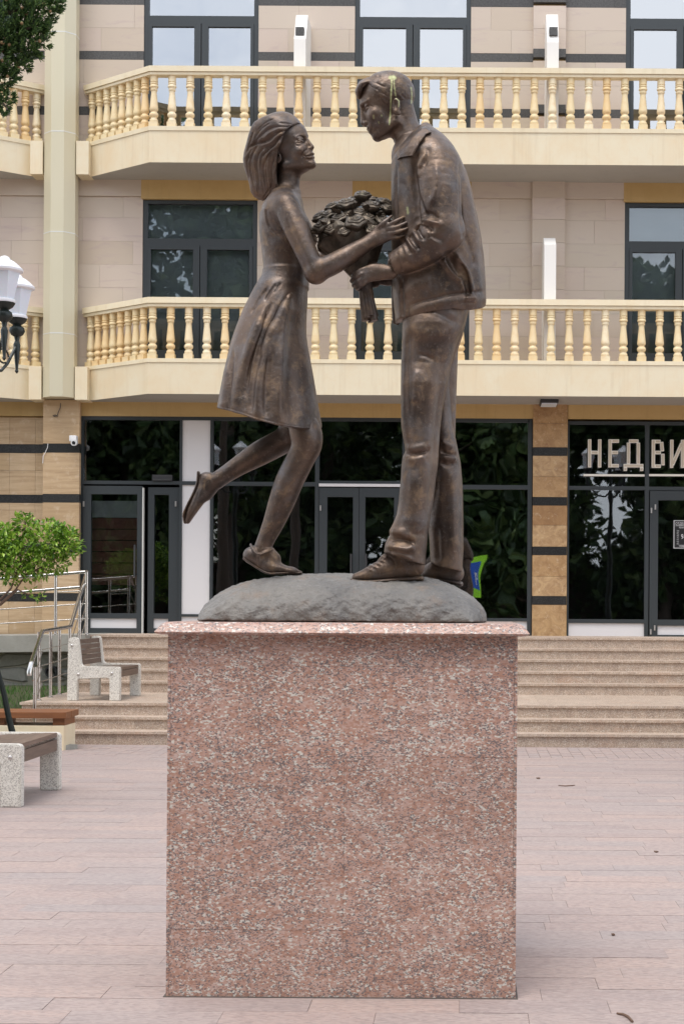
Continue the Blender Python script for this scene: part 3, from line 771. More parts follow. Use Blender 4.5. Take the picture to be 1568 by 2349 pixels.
# left side: ramp slab, rubble plinth with a drain pipe
rp = thing('ramp', (-7.5, 22.4, 0), 'grey concrete ramp slab along the stone wall at the left', 'ramp')
b = MB(); b.prism([(XL, 22.0, .86), (XL, 22.0, 1.10), (-5.34, 22.0, 1.195), (-5.34, 22.0, .965)], (0, 1.7, 0)); b.build('ramp_slab', MT['concrete'], rp)
pw = thing('rubble_wall', (-7.5, 22.3, 0), 'rubble stone plinth wall under the ramp', 'wall')
b = MB(); b.box(XL, -5.345, 22.3, 22.6, 0, .97); b.build('mortar_bed', MT['mortar'], pw)
# irregular stones: a jittered grid of polygons
xs = [-8.4 + .42 * i for i in range(8)]; zs_ = [.30, .50, .70, .93]
P = {(i, j): (xs[i] + (random.uniform(-.12, .12) + (.2 if j % 2 else 0) if i < 7 else .0), zs_[j] + random.uniform(-.06, .06) * (0 < j < 3)) for i in range(8) for j in range(4)}
for i in range(7):
    for j in range(3):
        q = [Vector(P[i, j]), Vector(P[i + 1, j]), Vector(P[i + 1, j + 1]), Vector(P[i, j + 1])]
        c = sum(q, Vector((0, 0))) / 4; pts = []
        for k in range(4):
            a, b2 = q[k], q[(k + 1) % 4]
            for t in (.12, .5, .88): pts.append(a.lerp(b2, t) + (c - a.lerp(b2, t)) * random.uniform(.07, .16))
        if max(p.x for p in pts) > -5.36: pts = [Vector((min(p.x, -5.37), p.y)) for p in pts]
        s = MB(); n = len(pts); d = random.uniform(.02, .05)
        front = [(c.x + (p.x - c.x) * .86, 22.3 - d, c.y + (p.y - c.y) * .86) for p in pts]; backr = [(p.x, 22.301, p.y) for p in pts]
        s.add(front + backr + [(c.x, 22.3 - d - .012, c.y)], [(k, (k + 1) % n, 2 * n) for k in range(n)] + [(k, n + k, n + (k + 1) % n, (k + 1) % n) for k in range(n)])
        s.build('stone', MT['rubble'], pw)
dp = thing('drain_pipe', at(117, 1541, 22.2), 'round drain pipe opening in the rubble stone wall', 'pipe')
c0 = at(117, 1541, 22.2)
b = MB(); ring = []
for rr_, yy in ((.085, 22.32), (.085, 22.18), (.066, 22.18), (.066, 22.30)):
    ring.append([(c0.x + rr_ * math.cos(t), yy, c0.z + rr_ * math.sin(t)) for t in [2 * math.pi * k / 20 for k in range(20)]])
b.add([v for r_ in ring for v in r_], [(i * 20 + k, i * 20 + (k + 1) % 20, (i + 1) * 20 + (k + 1) % 20, (i + 1) * 20 + k) for i in range(3) for k in range(20)] + [tuple(60 + k for k in range(20))])
b.build('pipe_end', MT['dark_plastic'], dp, auto=40)
# ================================================================== pedestal
YP = 6.43
PX0, PX1 = fx(382.5, 1900, YP), fx(1184, 1900, YP)
ZC = 1.537                       # top of the cap
Z1 = fz(785, 1458, YP)           # underside of the cap
PD = 1.02
ped = thing('pedestal', ((PX0 + PX1) / 2, YP + PD / 2, 0), 'tall red granite pedestal block under the bronze couple', 'pedestal')
b = MB(); b.box(PX0 + .022, PX1 - .022, YP + .022, YP + PD - .022, -.01, Z1 - .001); b.build('pedestal_core', MT['pedestal_granite'], ped)
rows = [0.0] + [fz(785, q, YP) for q in (2134, 1935, 1735, 1529)] + [Z1]
xm = fx(788, 1900, YP)
def ppanel(x0, x1, y0, y1, z0, z1):
    b = MB(); g = .0002; b.box(x0 + (g if x1 - x0 > .1 else 0), x1 - (g if x1 - x0 > .1 else 0), y0 + (g if y1 - y0 > .1 else 0), y1 - (g if y1 - y0 > .1 else 0), z0 + g, z1 - g, .0005); b.build('granite_panel', MT['pedestal_granite'], ped)
for r0, r1 in zip(rows, rows[1:]):
    e = random.uniform(-.0008, .0008)
    ppanel(PX0 + .0125, xm, YP + e, YP + .03, r0, r1); ppanel(xm, PX1 - .0125, YP - e, YP + .03, r0, r1)
    ppanel(PX0, xm, YP + PD - .03, YP + PD, r0, r1); ppanel(xm, PX1, YP + PD - .03, YP + PD, r0, r1)
    for xa in (PX0, PX1 - .012):
        ppanel(xa, xa + .012, YP - .001, YP + PD / 2, r0, r1); ppanel(xa, xa + .012, YP + PD / 2, YP + PD - .031, r0, r1)
b = MB()                                                     # dark strip standing in for contact shade round the foot
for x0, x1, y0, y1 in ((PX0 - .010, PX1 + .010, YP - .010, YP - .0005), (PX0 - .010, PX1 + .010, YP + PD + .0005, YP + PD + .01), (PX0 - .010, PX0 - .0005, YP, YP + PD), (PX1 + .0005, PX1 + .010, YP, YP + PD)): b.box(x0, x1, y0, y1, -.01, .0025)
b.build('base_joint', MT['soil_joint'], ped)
# the cap: slabs with a sloping moulded edge
OV = .048
c0, c1, q0, q1 = PX0 - OV, PX1 + OV, YP - OV, YP + PD + OV
def capring(o, z): return [(c0 + o, q0 + o, z), (c1 - o, q0 + o, z), (c1 - o, q1 - o, z), (c0 + o, q1 - o, z)]
prof = [(.047, Z1), (.020, Z1 + .002), (.004, Z1 + .006), (.000, Z1 + .012), (.004, Z1 + .018), (.022, ZC - .012), (.034, ZC - .004), (.042, ZC)]
b = MB(); v = [p for o, z in prof for p in capring(o, z)]
b.add(v, [(i * 4 + k, i * 4 + (k + 1) % 4, (i + 1) * 4 + (k + 1) % 4, (i + 1) * 4 + k) for i in range(len(prof) - 1) for k in range(4)] + [(0, 1, 2, 3), tuple(4 * (len(prof) - 1) + k for k in range(4))])
cap_o = b.build('cap', MT['pedestal_granite'], ped)

# ================================================================== benches
def round_poly(pts, r, seg=5):
    out = []; n = len(pts)
    for i in range(n):
        p, a, c = Vector(pts[i][:2]), Vector(pts[i - 1][:2]), Vector(pts[(i + 1) % n][:2])
        rr_ = pts[i][2] if len(pts[i]) > 2 else r
        u, w = (a - p).normalized(), (c - p).normalized()
        ang = u.angle(w); t = min(rr_ / math.tan(ang / 2), (a - p).length * .49, (c - p).length * .49)
        s0, s1 = p + u * t, p + w * t
        for k in range(seg + 1):
            f_ = k / seg; out.append((1 - f_) ** 2 * s0 + 2 * f_ * (1 - f_) * p + f_ ** 2 * s1)
    return out
def make_bench(loc, label, L=1.26, seat=.415, back=True):
    t = thing('bench', loc, label, 'bench', 'concrete and brown slat benches')
    x, y, z = loc; W, TH = .645, .10; zs_ = seat / .413
    prof = [(0, 0, .012), (.125, 0, .012), (.128, .262 * zs_, .03), (.515, .277 * zs_, .03), (.520, 0, .012), (W, 0, .012), (W, .413 * zs_, .03), (.172, .420 * zs_, .05), (.130, .77 * zs_, .055), (.012, .77 * zs_, .055)]
    if not back: W = .80; prof = [(0, 0, .012), (.165, 0, .012), (.168, .30 * zs_, .03), (W - .168, .30 * zs_, .03), (W - .165, 0, .012), (W, 0, .012), (W, .413 * zs_, .045), (0, .413 * zs_, .045)]
    poly = round_poly(prof, .03)
    for y0 in (0.0, L - TH):
        b = MB()
        n = len(poly); c = .010
        inner = [p for p in poly]
        b2 = bmesh.new(); vs_ = [b2.verts.new((x + p.x, y + y0, z + p.y)) for p in poly]; f_ = b2.faces.new(vs_)
        ext = bmesh.ops.extrude_face_region(b2, geom=[f_]); 
        for v_ in [g_ for g_ in ext['geom'] if isinstance(g_, bmesh.types.BMVert)]: v_.co.y += TH
        b2.edges.ensure_lookup_table()
        rim = [e for e in b2.edges if len(e.link_faces) == 2 and abs(e.verts[0].co.y - e.verts[1].co.y) < 1e-5]
        bmesh.ops.bevel(b2, geom=rim, offset=.010, segments=2, affect='EDGES', clamp_overlap=True)
        b2.verts.index_update(); b.add([v_.co[:] for v_ in b2.verts], [[v_.index for v_ in f2.verts] for f2 in b2.faces]); b2.free()
        o = b.build('side_panel', MT['terrazzo'], t, auto=45)
        for (u, w) in ((.060, .675 * zs_), (.140, .325 * zs_), (.548, .338 * zs_)) if back else ((.07, .33 * zs_), (W - .085, .33 * zs_)):
            s = MB(); yy = y + y0 - .0 if y0 == 0 else y + y0 + TH
            sg = -1 if y0 == 0 else 1
            s.tube([(x + u, yy, z + w), (x + u, yy + sg * .008, z + w), (x + u, yy + sg * .015, z + w), (x + u, yy + sg * .018, z + w)], [.018, .017, .011, .003], 12)
            s.build('bolt', MT['galvanised'], o, auto=60)
    for k in range(4 if back else 7):
        x0 = .185 + k * .113 if back else .012 + k * .111
        s = MB(); s.box(x + x0, x + x0 + .105, y + TH + .001, y + L - TH - .001, z + (.372 - .004 * (3 - k)) * zs_, z + (.402 - .004 * (3 - k)) * zs_, .004); s.build('seat_slat', MT['brown_slat'], t)
    s = MB(); s.box(x + W - .047, x + W - .017, y + TH + .001, y + L - TH - .001, z + .285 * zs_, z + .366 * zs_, .004); s.build('front_slat', MT['brown_slat'], t)
    for k in range(5 if back else 0):
        z0 = (.432 + k * .064) * zs_; xx = .150 - .0066 * k * 1.0
        s = MB(); s.box(x + xx - .028, x + xx, y + TH + .001, y + L - TH - .001, z + z0, z + z0 + .056 * zs_, .004); s.build('back_slat', MT['brown_slat'], t)
    return t
p = at(153, 1607, 19.15)
make_bench((p.x, 19.15, Z_LAND), 'pale concrete bench with brown slats standing on the stair landing', 1.26)
p = at(47.5, 1852, 12.42)
make_bench((p.x - .80, 12.42, 0), 'backless pale concrete bench with brown slats on the plaza at the left edge', 1.26, .50, False)

# low seat with an orange-brown board on a cream base
bs = thing('low_seat', (-4.75, 17.4, 0), 'low cream concrete block with an orange brown wooden seat beside the bottom step', 'seat')
xa, xb = fx(20, 1650, 17.3), fx(151, 1650, 17.3)
b = MB(); b.box(xa - .8, xb - .03, 17.33, 17.85, -.01, .275, .012); b.build('base', MT['cream_render'], bs)
b = MB(); b.box(xa - .8, xb, 17.30, 17.55, .355, .425, .006); b.build('seat_board', MT['orange_wood'], bs)
b = MB(); b.box(xa - .8, xb, 17.556, 17.88, .355, .425, .006); b.build('seat_board', MT['orange_wood'], bs)
for u in (xb - .16, xa - .2, xa - .7):
    b = MB(); b.box(u, u + .13, 17.36, 17.82, .2755, .3545); b.build('bearer', MT['orange_wood'], bs)

# ================================================================== steel railings
rl = thing('ramp_railing', (-6.5, 22.05, 1.19), 'stainless steel railing along the concrete ramp at the left', 'railing')
YR = 22.05
def rp_(px, py): return at(px, py, YR)
def rail(name, pts, r, parent): 
    b = MB(); b.tube(pts, r, 10); return b.build(name, MT['steel'], parent, auto=40)
ext = lambda a, b: a + (a - b) * 1.2
for name, (ya, yb), r, xe in (('top_rail', (1327, 1311.5), .024, 196), ('lower_handrail', (1361, 1346), .021, 183), ('thin_bar', (1390.5, 1357.5), .0, 0), ('thin_bar', (1397.5, 1384), .008, 203), ('thin_bar', (1430, 1418.5), .008, 204)):
    if r == 0: continue
    a, c = rp_(0, ya), rp_(xe, yb); rail(name, [ext(a, c), a, c], r, rl)
rail('thin_bar', [rp_(132, 1358), rp_(187, 1355)], .008, rl)
for px, t in ((128, 1316), (-75, 1332), (199, 1311)):
    a = rp_(px, t); b = MB(); b.tube([(a.x, YR, 1.10 if px < 0 else 1.193), (a.x, YR, a.z)], .023, 10)
    b.lathe([(.042, 0), (.042, .012), (.026, .02)], (a.x, YR, 1.194 if px > 0 else 1.1), 12); b.build('post', MT['steel'], rl, auto=40)
sl = thing('stair_railing', (-5.25, 19.8, Z_LAND), 'stainless steel handrail stepping down the left end of the stairs', 'railing')
top = at(200, 1311, 22.35); k1 = at(162, 1437, 21.1); k0 = at(97, 1448, 19.1); bot = at(72, 1521, 18.12)
rail('handrail', [top, k1], .026, sl); rail('handrail', [k1 + Vector((0, .02, .0)), k0], .026, sl); rail('handrail', [k0, bot], .026, sl)
b = MB(); b.tube([bot, bot + Vector((-.01, -.05, -.10)), bot + Vector((-.01, -.045, -.14))], [.027, .030, .030], 10); b.build('rail_end', MT['steel'], sl, auto=60)
def post(x, y, z0, z1, r=.021):
    b = MB(); b.tube([(x, y, z0), (x, y, z1)], r, 10); b.lathe([(.038, .001), (.038, .011), (.024, .018)], (x, y, z0), 12); b.build('post', MT['steel'], sl, auto=40)
post(-5.205, 19.12, Z_LAND, k0.z - .01); post(-5.235, 19.77, Z_LAND, k0.lerp(k1, .35).z); post(-5.30, 20.45, Z_LAND, k0.lerp(k1, .7).z); post(k1.x, 21.06, Z_LAND, k1.z)
post(bot.x + .02, 18.2, .0, bot.z - .05); post(top.x, 22.33, Z_TOP, top.z)
post(k1.x - .04, 21.75, Z_LAND + 3 * R2, k1.lerp(top, .52).z)
for f_ in (.28, .52, .76):
    a, c = k0 - Vector((0, 0, .80 * f_ + .02)), bot - Vector((-.02, 0, .72 * f_)); rail('thin_bar', [a, c], .007, sl)
    a, c = k1 - Vector((0, 0, .80 * f_)), top - Vector((0, 0, .85 * f_)); rail('thin_bar', [a, c], .007, sl)
    rail('thin_bar', [k0 - Vector((0, 0, .80 * f_)), k1 - Vector((0, 0, .80 * f_))], .005, sl)

# ================================================================== street lamps (black cast iron, white lanterns)
def lantern(b_g, b_c, b_r, c, k=.84):
    """white lantern head: hexagonal tapering glass, domed cap"""
    sc_l = lambda pr: [(r * k, z * k) for r, z in pr]
    b_g.lathe(sc_l([(.105, 0), (.112, .02), (.172, .30), (.176, .312)]), c, 6)
    b_r.lathe(sc_l([(.118, -.035), (.124, -.018), (.120, .0), (.106, .006)]), c, 20)
    b_c.lathe(sc_l([(.172, .305), (.205, .322), (.208, .345), (.178, .372), (.150, .40), (.105, .435), (.075, .45), (.060, .458), (.058, .47), (.046, .485), (.020, .497)]), c, 24)
def make_lamp(loc, label):
    t = thing('street_lamp', loc, label, 'street lamp', 'white lantern street lamps')
    x, y, z = loc
    b = MB(); b.lathe([(.19, 0), (.19, .10), (.15, .14), (.13, .45), (.15, .50), (.085, .60), (.065, .9), (.058, 1.6), (.052, 2.6), (.046, 3.8), (.062, 3.85), (.062, 3.92), (.04, 4.0), (.035, 4.5)], loc, 16)
    for k in range(4):                                   # curved struts at the foot
        a = k * math.pi / 2 + .2
        b.tube([(x + math.cos(a) * q, y + math.sin(a) * q, z + h) for q, h in ((.34, .0), (.30, .25), (.24, .5), (.19, .75), (.12, 1.0), (.07, 1.12))], [.045, .036, .03, .028, .025, .02], 8)
    b.build('lamp_post', MT['cast_iron'], t, auto=40)
    for k in range(3):
        a = k * 2 * math.pi / 3 + LAMP_A
        dx, dy = math.cos(a), math.sin(a); q = .48
        b = MB(); c = (x + dx * q, y + dy * q, z + 4.53)
        b.tube([(x + dx * s_, y + dy * s_, z + h) for s_, h in ((.03, 4.00), (.12, 3.92), (.24, 3.94), (.33, 4.02), (.40, 4.12), (.47, 4.22))], .016, 8)
        b.tube([(x + dx * (.27 + .08 * math.cos(t_)), y + dy * (.27 + .08 * math.cos(t_)), z + 4.09 + .07 * math.sin(t_)) for t_ in [R(30 * i) for i in range(11)]], .010, 6)
        stem_ = [(.006, 3.36), (.022, 3.40), (.014, 3.43), (.022, 3.55), (.040, 3.86), (.030, 3.90), (.022, 3.93), (.030, 3.99), (.030, 4.0), (.068, 4.04), (.088, 4.10), (.080, 4.16), (.045, 4.20), (.050, 4.215), (.085, 4.25), (.112, 4.315), (.104, 4.326)]
        b.lathe([(r_ * .9, 4.501 - (4.326 - h_) * .575) for r_, h_ in stem_], (x + dx * q, y + dy * q, z), 16)
        arm = b.build('lamp_arm', MT['cast_iron'], t, auto=40)
        g_, c_, r_ = MB(), MB(), MB(); lantern(g_, c_, r_, c)
        g_.build('lantern_glass', MT['lamp_glass'], arm, auto=30); c_.build('lantern_cap', MT['lamp_white'], arm, auto=40); r_.build('lantern_ring', MT['lamp_white'], arm, auto=40)
    return t
LAMP_A = R(68)
lz = at(17, 690, 15.0)
make_lamp((-4.735, 15.4, 0), 'black cast iron street lamp with white lanterns at the left edge')
LAMP_A = R(60)
make_lamp((2.95, 15.0, 0), 'black cast iron street lamp with white lanterns mirrored behind the shop letters')

# ================================================================== plants
def leaf_card(b, c, d, n, L, W, fold=.25):
    """a small folded leaf: c base, d direction, n up side"""
    d = d.normalized(); s = d.cross(n); s = s.normalized() if s.length > 1e-4 else d.orthogonal().normalized(); n = s.cross(d)
    p0, p1, p2 = c, c + d * L * .5 + n * L * .06, c + d * L
    b.add([p0, p1 + s * W * .5 + n * W * fold, p2, p1 - s * W * .5 + n * W * fold, p1], [(0, 1, 4), (1, 2, 4), (2, 3, 4), (3, 0, 4)])
def rdir(): 
    v_ = Vector(rng.normal(size=3)); return v_.normalized()
YB = 19.6
sh = thing('shrub', at(-30, 1560, YB), 'bright green leafy shrub leaning in from the left edge before the railing', 'shrub')
b = MB()
blobs = [(40, 1268, 52), (112, 1240, 44), (152, 1254, 34), (62, 1205, 24), (48, 1192, 14), (22, 1300, 40), (92, 1292, 34), (8, 1240, 38), (-40, 1270, 60), (130, 1290, 24), (160, 1235, 22), (72, 1318, 16), (135, 1218, 16)]
sc_m = YB / F
for (px, py, r) in blobs:
    c = at(px, py, YB); n = int(190 * (r / 30) ** 2)
    for i in range(n):
        u = rdir(); q = r * sc_m * (random.random() ** .33) * (1 + .25 * mnoise.noise(c + u * 2))
        p = c + Vector((u.x * q, u.y * q * 1.1, u.z * q))
        d = (u * .8 + rdir() * .9 + Vector((0, 0, .25)))
        leaf_card(b, p, d, Vector((0, 0, 1)) + rdir() * .6, random.uniform(.055, .10), random.uniform(.03, .05))
for (px, py) in ((70, 1352), (85, 1362), (92, 1368), (60, 1360)):
    c = at(px, py, YB)
    for i in range(9): leaf_card(b, c + rdir() * .05, rdir() - Vector((0, 0, .5)), rdir(), .06, .026)
b.build('leaves', MT['shrub_leaf'], sh)
b = MB()
for pts in (((-60, 1440), (0, 1385), (36, 1352), (60, 1318), (80, 1290)), ((-60, 1430), (0, 1375), (25, 1350), (40, 1310), (45, 1270)), ((0, 1388), (40, 1352), (60, 1362), (80, 1366)), ((60, 1318), (100, 1300), (140, 1270)), ((45, 1300), (55, 1240), (58, 1195)), ((-30, 1560), (-50, 1480), (-60, 1435))):
    b.tube([at(px, py, YB) for px, py in pts], [.016 - .0025 * i for i in range(len(pts))], 6)
b.build('stems', MT['stem_bark'], sh, auto=60)

YT = 11.5
cy = thing('cypress_tree', (fx(-170, 1700, YT), YT, 0), 'dark green cypress with small cones hanging in at the top left', 'tree')
b = MB(); cones = MB(); bb = MB()
def sprig(p, d, L):
    d = d.normalized()
    for k in range(3):
        e = (d + rdir() * .55).normalized(); s = e.orthogonal().normalized() * .005; s = Matrix.Rotation(random.uniform(0, 6.28), 3, e) @ s
        q = p + e * L * random.uniform(.6, 1.1)
        b.add([p - s, p + s, q + s * .4, q - s * .4], [(0, 1, 2, 3)])
tufts = [(20, 40, 45), (60, 60, 42), (85, 30, 40), (112, 15, 26), (95, 85, 30), (40, 100, 42), (10, 95, 40), (70, 115, 28), (25, 140, 34), (50, 145, 20), (5, 175, 28), (28, 175, 16), (-25, 60, 60), (-30, 140, 50), (10, 235, 17), (26, 224, 9), (2, 255, 13), (-15, 210, 26), (120, 3, 22), (60, 10, 30), (20, 5, 30), (100, 60, 18)]
for (px, py, r) in tufts:
    c = at(px, py, YT)
    for q in range(int(26 * (r / 30) ** 2) + 3):             # loose plumes of scaly twigs
        u = rdir(); d = (u * .8 + Vector((.35, 0, .45)) + rdir() * .25).normalized()
        p = c + Vector((u.x, u.y * 1.2, u.z)) * r * YT / F * (random.random() ** .5) * .85; L = r * YT / F * random.uniform(.35, .8)
        for k in range(11):
            t = k / 11; sprig(p + d * L * t + rdir() * .014 * (1 - t), d + rdir() * .5, random.uniform(.022, .046) * (1.1 - .5 * t))
            d = (d + Vector((.02, 0, .05))).normalized()
    if r > 19:
        for i in range(2):
            u = rdir(); u.y = -abs(u.y); p = c + u * r * YT / F * .8
            cones.lathe([(.002, -.012), (.010, -.007), (.013, 0), (.010, .008), (.003, .013)], p, 7)
for pts in (((-170, 200), (-60, 130), (20, 90), (70, 60), (110, 20)), ((-60, 130), (0, 150), (25, 150)), ((-170, 260), (-60, 220), (0, 230), (15, 245)), ((-100, 60), (0, 30), (60, 20))):
    bb.tube([at(px, py, YT) for px, py in pts], [.03, .02, .013, .008, .005][:len(pts)], 6)
ct = at(-170, 1000, YT)
bb.tube([(ct.x, YT, 0), (ct.x, YT, 3), (ct.x + .03, YT, 6.5)], [.14, .11, .05], 8)
b.build('foliage', MT['cypress_leaf'], cy); cones.build('cones', MT['cone_tan'], cy, auto=60); bb.build('branches', MT['bark'], cy, auto=60)
bs2 = thing('blue_conifer', (fx(-260, 1700, 14.0), 14.0, 0), 'bluish drooping conifer twig at the very top left corner', 'tree')
b = MB()
for i in range(900):
    t = random.random(); c = at(-60 + 85 * t, -25 + 60 * t * t + random.uniform(-30, 45), 14.0)
    sprig(c + rdir() * .05, Vector((.4, 0, -.7)) + rdir() * .5, .06)
b.build('needles', MT['blue_leaf'], bs2)
bb = MB(); q = at(-260, 0, 14.0); bb.tube([(q.x, 14, 0), (q.x, 14, 7.2)], [.16, .06], 8); bb.tube([(q.x, 14, 7.0), at(-60, -40, 14), at(10, 20, 14)], [.05, .02, .006], 6); bb.build('branches', MT['bark'], bs2, auto=60)

# trees across the square, behind the viewer: they fill the mirrors of the glass
def big_tree(x, y, h, seed, label):
    t = thing('leafy_tree', (x, y, 0), label, 'tree', 'trees across the square mirrored in the windows')
    r_ = random.Random(seed); tb = MB(); tb.tube([(x, y, 0), (x + .2, y, h * .3), (x - .1, y, h * .6), (x, y, h * .92)], [.34, .27, .16, .03], 8)
    cb = MB()
    for k in range(17):
        zz = h * r_.uniform(.16, .96); w = h * .20 * (1.15 - abs(zz / h - .5)) 
        a = r_.uniform(0, 6.28); q = w * r_.uniform(.2, 1.0)
        c = Vector((x + math.cos(a) * q, y + math.sin(a) * q * .6, zz)); tb.tube([(x, y, max(1.5, zz - h * .12)), c], [.07, .02], 5)
        for i in range(520):
            u = rdir(); p = c + u * r_.uniform(.3, 1.0) * h * .115
            leaf_card(cb, p, rdir(), rdir(), r_.uniform(.4, .7), r_.uniform(.28, .45))
    tb.build('trunk', MT['bark'], t, auto=60); cb.build('crown', MT['tree_leaf'], t)
for i, x in enumerate((-16, -7.4, 1.4, 10.3)):
    big_tree(x, -23 + random.uniform(-1, 1), random.uniform(15, 17), 40 + i, 'tall dark leafy tree across the square mirrored in the windows')
k = 0
for x in (-23, -18.5, -14, -9.8, -5.2, -.8, 3.6, 8.0, 12.6, 17):
    big_tree(x + random.uniform(-.6, .6), -15.5 + random.uniform(-2, 2), random.uniform(15.8, 18.5) + (3.5 if x < -13 else 0), k, 'tall dark leafy tree across the square mirrored in the windows'); k += 1
hg = thing('hedge', (0, -18.5, 0), 'dense dark hedge across the square mirrored in the lower shop glass', 'hedge')
b = MB(); b.box(-34, 28, -19.6, -18.6, 0, 3.4); b.build('hedge_core', MT['bark'], hg)
b = MB()
for i in range(5200):
    p = Vector((random.uniform(-34, 28), random.uniform(-18.7, -18.0), random.uniform(.05, 4.2))); leaf_card(b, p, rdir(), rdir(), random.uniform(.25, .5), random.uniform(.18, .3))
b.build('leaves', MT['tree_leaf'], hg)
# the lime and blue road sign that the glass mirrors beside the man's shoe
rs = thing('road_sign', (-.08, -9, 0), 'lime green board with blue square mirrored in the shop glass by the man\'s heel', 'sign')
b = MB(); b.box(-.40, .56, -9.0, -8.97, 2.0, 3.62, .01); b.build('sign_board', MT['lime_sign'], rs)
b = MB(); b.box(-.32, .46, -8.968, -8.962, 2.40, 3.34); b.build('sign_face', MT['blue_sign'], rs)
b = MB()
for a, c_, d, e in ((.17, .25, 2.55, 3.2), (.25, .38, 3.12, 3.2), (.31, .38, 2.88, 3.12), (.25, .38, 2.80, 2.88)): b.box(a, c_, -8.960, -8.956, d, e)
b.build('sign_symbol', MT['white_print'], rs)
b = MB(); b.tube([(-.08, -9.05, 0), (-.08, -9.05, 3.5)], .04, 10); b.build('post', MT['galvanised'], rs, auto=40)

# small dark twigs and specks on the paving
def litter(name, label, cat, pts, r):
    P_ = []
    for px, py in pts:
        Y = EYE * F / max(5, (py - CY)); P_.append(at(px, py, Y)); P_[-1].z = .006
    b = MB(); b.tube(P_, r, 6); o = b.build(name, MT['stem_bark'], base=P_[0], auto=60); tag(o, label, cat)
litter('twig', 'curved brown twig on the paving at the bottom right', 'twig', ((1414, 2326), (1430, 2329), (1440, 2334), (1450, 2345)), [.004, .006, .006, .005])
litter('twig', 'thin long twig on the paving right of the pedestal top third', 'twig', ((1280, 1802), (1296, 1803), (1312, 1802), (1318, 1801)), [.004, .006, .006, .003])
litter('dead_leaf', 'small dark crumpled leaf on the paving at the far right', 'leaf', ((1500, 1952), (1505, 1954), (1509, 1953)), [.004, .009, .003])
litter('dead_leaf', 'small dark speck of leaf low on the right paving', 'leaf', ((1402, 2143), (1406, 2145), (1410, 2145)), [.003, .008, .003])
litter('dead_leaf', 'brownish crumpled leaf near the stairs right of the pedestal', 'leaf', ((1230, 1785), (1234, 1786), (1238, 1785)), [.005, .011, .004])
# ================================================================== the bronze couple: signed-distance sculpting, meshed with surface nets
YS = YP + PD / 2 - .01           # plane through the middle of both figures
KS = YS / F                      # metres per picture pixel there
def crop(x0, y0, k):
    """reads points off an enlarged crop of the picture; dy is the offset in depth (negative: nearer)"""
    def f(zx, zy, dy=0.0): return np.array(at(x0 + zx * k, y0 + zy * k, YS + dy))
    f.r = lambda r: r * k * KS
    f.px = lambda p: (x0 + p[0] * k, y0 + p[1] * k)
    return f
C1 = crop(509.5, 209.8, .28670); C2 = crop(749.2, 143.9, .26759); C3 = crop(407.6, 629.4, .30612); C4 = crop(749.2, 659.3, .33168)
HW = crop(539.5, 239.8, .12615); HM = crop(797.2, 149.9, .1338); HD = crop(707.3, 419.6, .1682); CD = crop(0, 0, 1.0)
f32 = np.float32
def smooth_line(pts, n=4):
    """Catmull-Rom through the points"""
    P_ = [np.asarray(p, float) for p in pts]; out = []
    for i in range(len(P_) - 1):
        p0, p1, p2, p3 = P_[max(i - 1, 0)], P_[i], P_[i + 1], P_[min(i + 2, len(P_) - 1)]
        for k in range(n):
            t = k / n; out.append(.5 * (2 * p1 + (p2 - p0) * t + (2 * p0 - 5 * p1 + 4 * p2 - p3) * t * t + (3 * p1 - p0 - 3 * p2 + p3) * t ** 3))
    return out + [P_[-1]]
def smin(a, b, k):
    if isinstance(a, float): return min(a, b) if isinstance(b, float) else b      # a far-off shape, left out
    if isinstance(b, float): return a
    if k <= 0: return np.minimum(a, b)
    h = np.maximum(k - np.abs(a - b), 0) / k
    return np.minimum(a, b) - h * h * k * .25
def smax(a, b, k): return -smin(-a, -b, k)
BB = [None]
def far(lo, hi):
    """gap between the block of points in hand and a shape's bounds, if wide enough to leave the shape out"""
    if BB[0] is None: return None
    g = float(np.maximum(np.maximum(lo - BB[0][1], BB[0][0] - hi), 0).max())
    return g if g > .11 else None
def capsule(P, a, b, ra, rb, k=1.0):
    """round cone; k stretches it in depth"""
    a = np.asarray(a, f32); b = np.asarray(b, f32); d = b - a; rm = max(ra, rb) * max(1.0, k)
    g = far(np.minimum(a, b) - rm, np.maximum(a, b) + rm)
    if g is not None: return g
    q = P - a; t = np.clip((q @ d) / max(1e-9, float(d @ d)), 0, 1)
    e = q - t[:, None] * d
    if k != 1.0:
        return np.sqrt(e[:, 0] ** 2 + e[:, 2] ** 2 + (e[:, 1] / k) ** 2) - (ra + (rb - ra) * t)
    return np.sqrt(np.einsum('ij,ij->i', e, e)) - (ra + (rb - ra) * t)
def chain(P, pts, rs, k=1.0, s=.012):
    d = None
    ks = list(k) if hasattr(k, '__len__') else [k] * len(pts)
    if len(pts) > 2:                                         # smooth course and taper through the joints
        q = smooth_line([np.concatenate([np.asarray(p, float), [r, c]]) for p, r, c in zip(pts, rs, ks)], 4)
        pts, rs, ks = [x[:3] for x in q], [float(x[3]) for x in q], [float(x[4]) for x in q]
        s = 0
    for i in range(len(pts) - 1):
        c = capsule(P, pts[i], pts[i + 1], rs[i], rs[i + 1], (ks[i] + ks[i + 1]) / 2)
        d = c if d is None else smin(d, c, s)
    return d
def ellipsoid(P, c, r, Rm=None):
    g = far(np.asarray(c) - max(r), np.asarray(c) + max(r))
    if g is not None: return g
    q = P - np.asarray(c, f32)
    if Rm is not None: q = q @ np.asarray(Rm, f32)            # columns of Rm are the ellipsoid's own axes
    r = np.asarray(r, f32)
    k0 = np.sqrt(((q / r) ** 2).sum(1)); k1 = np.sqrt(((q / r ** 2) ** 2).sum(1))
    return k0 * (k0 - 1) / np.maximum(k1, 1e-6)
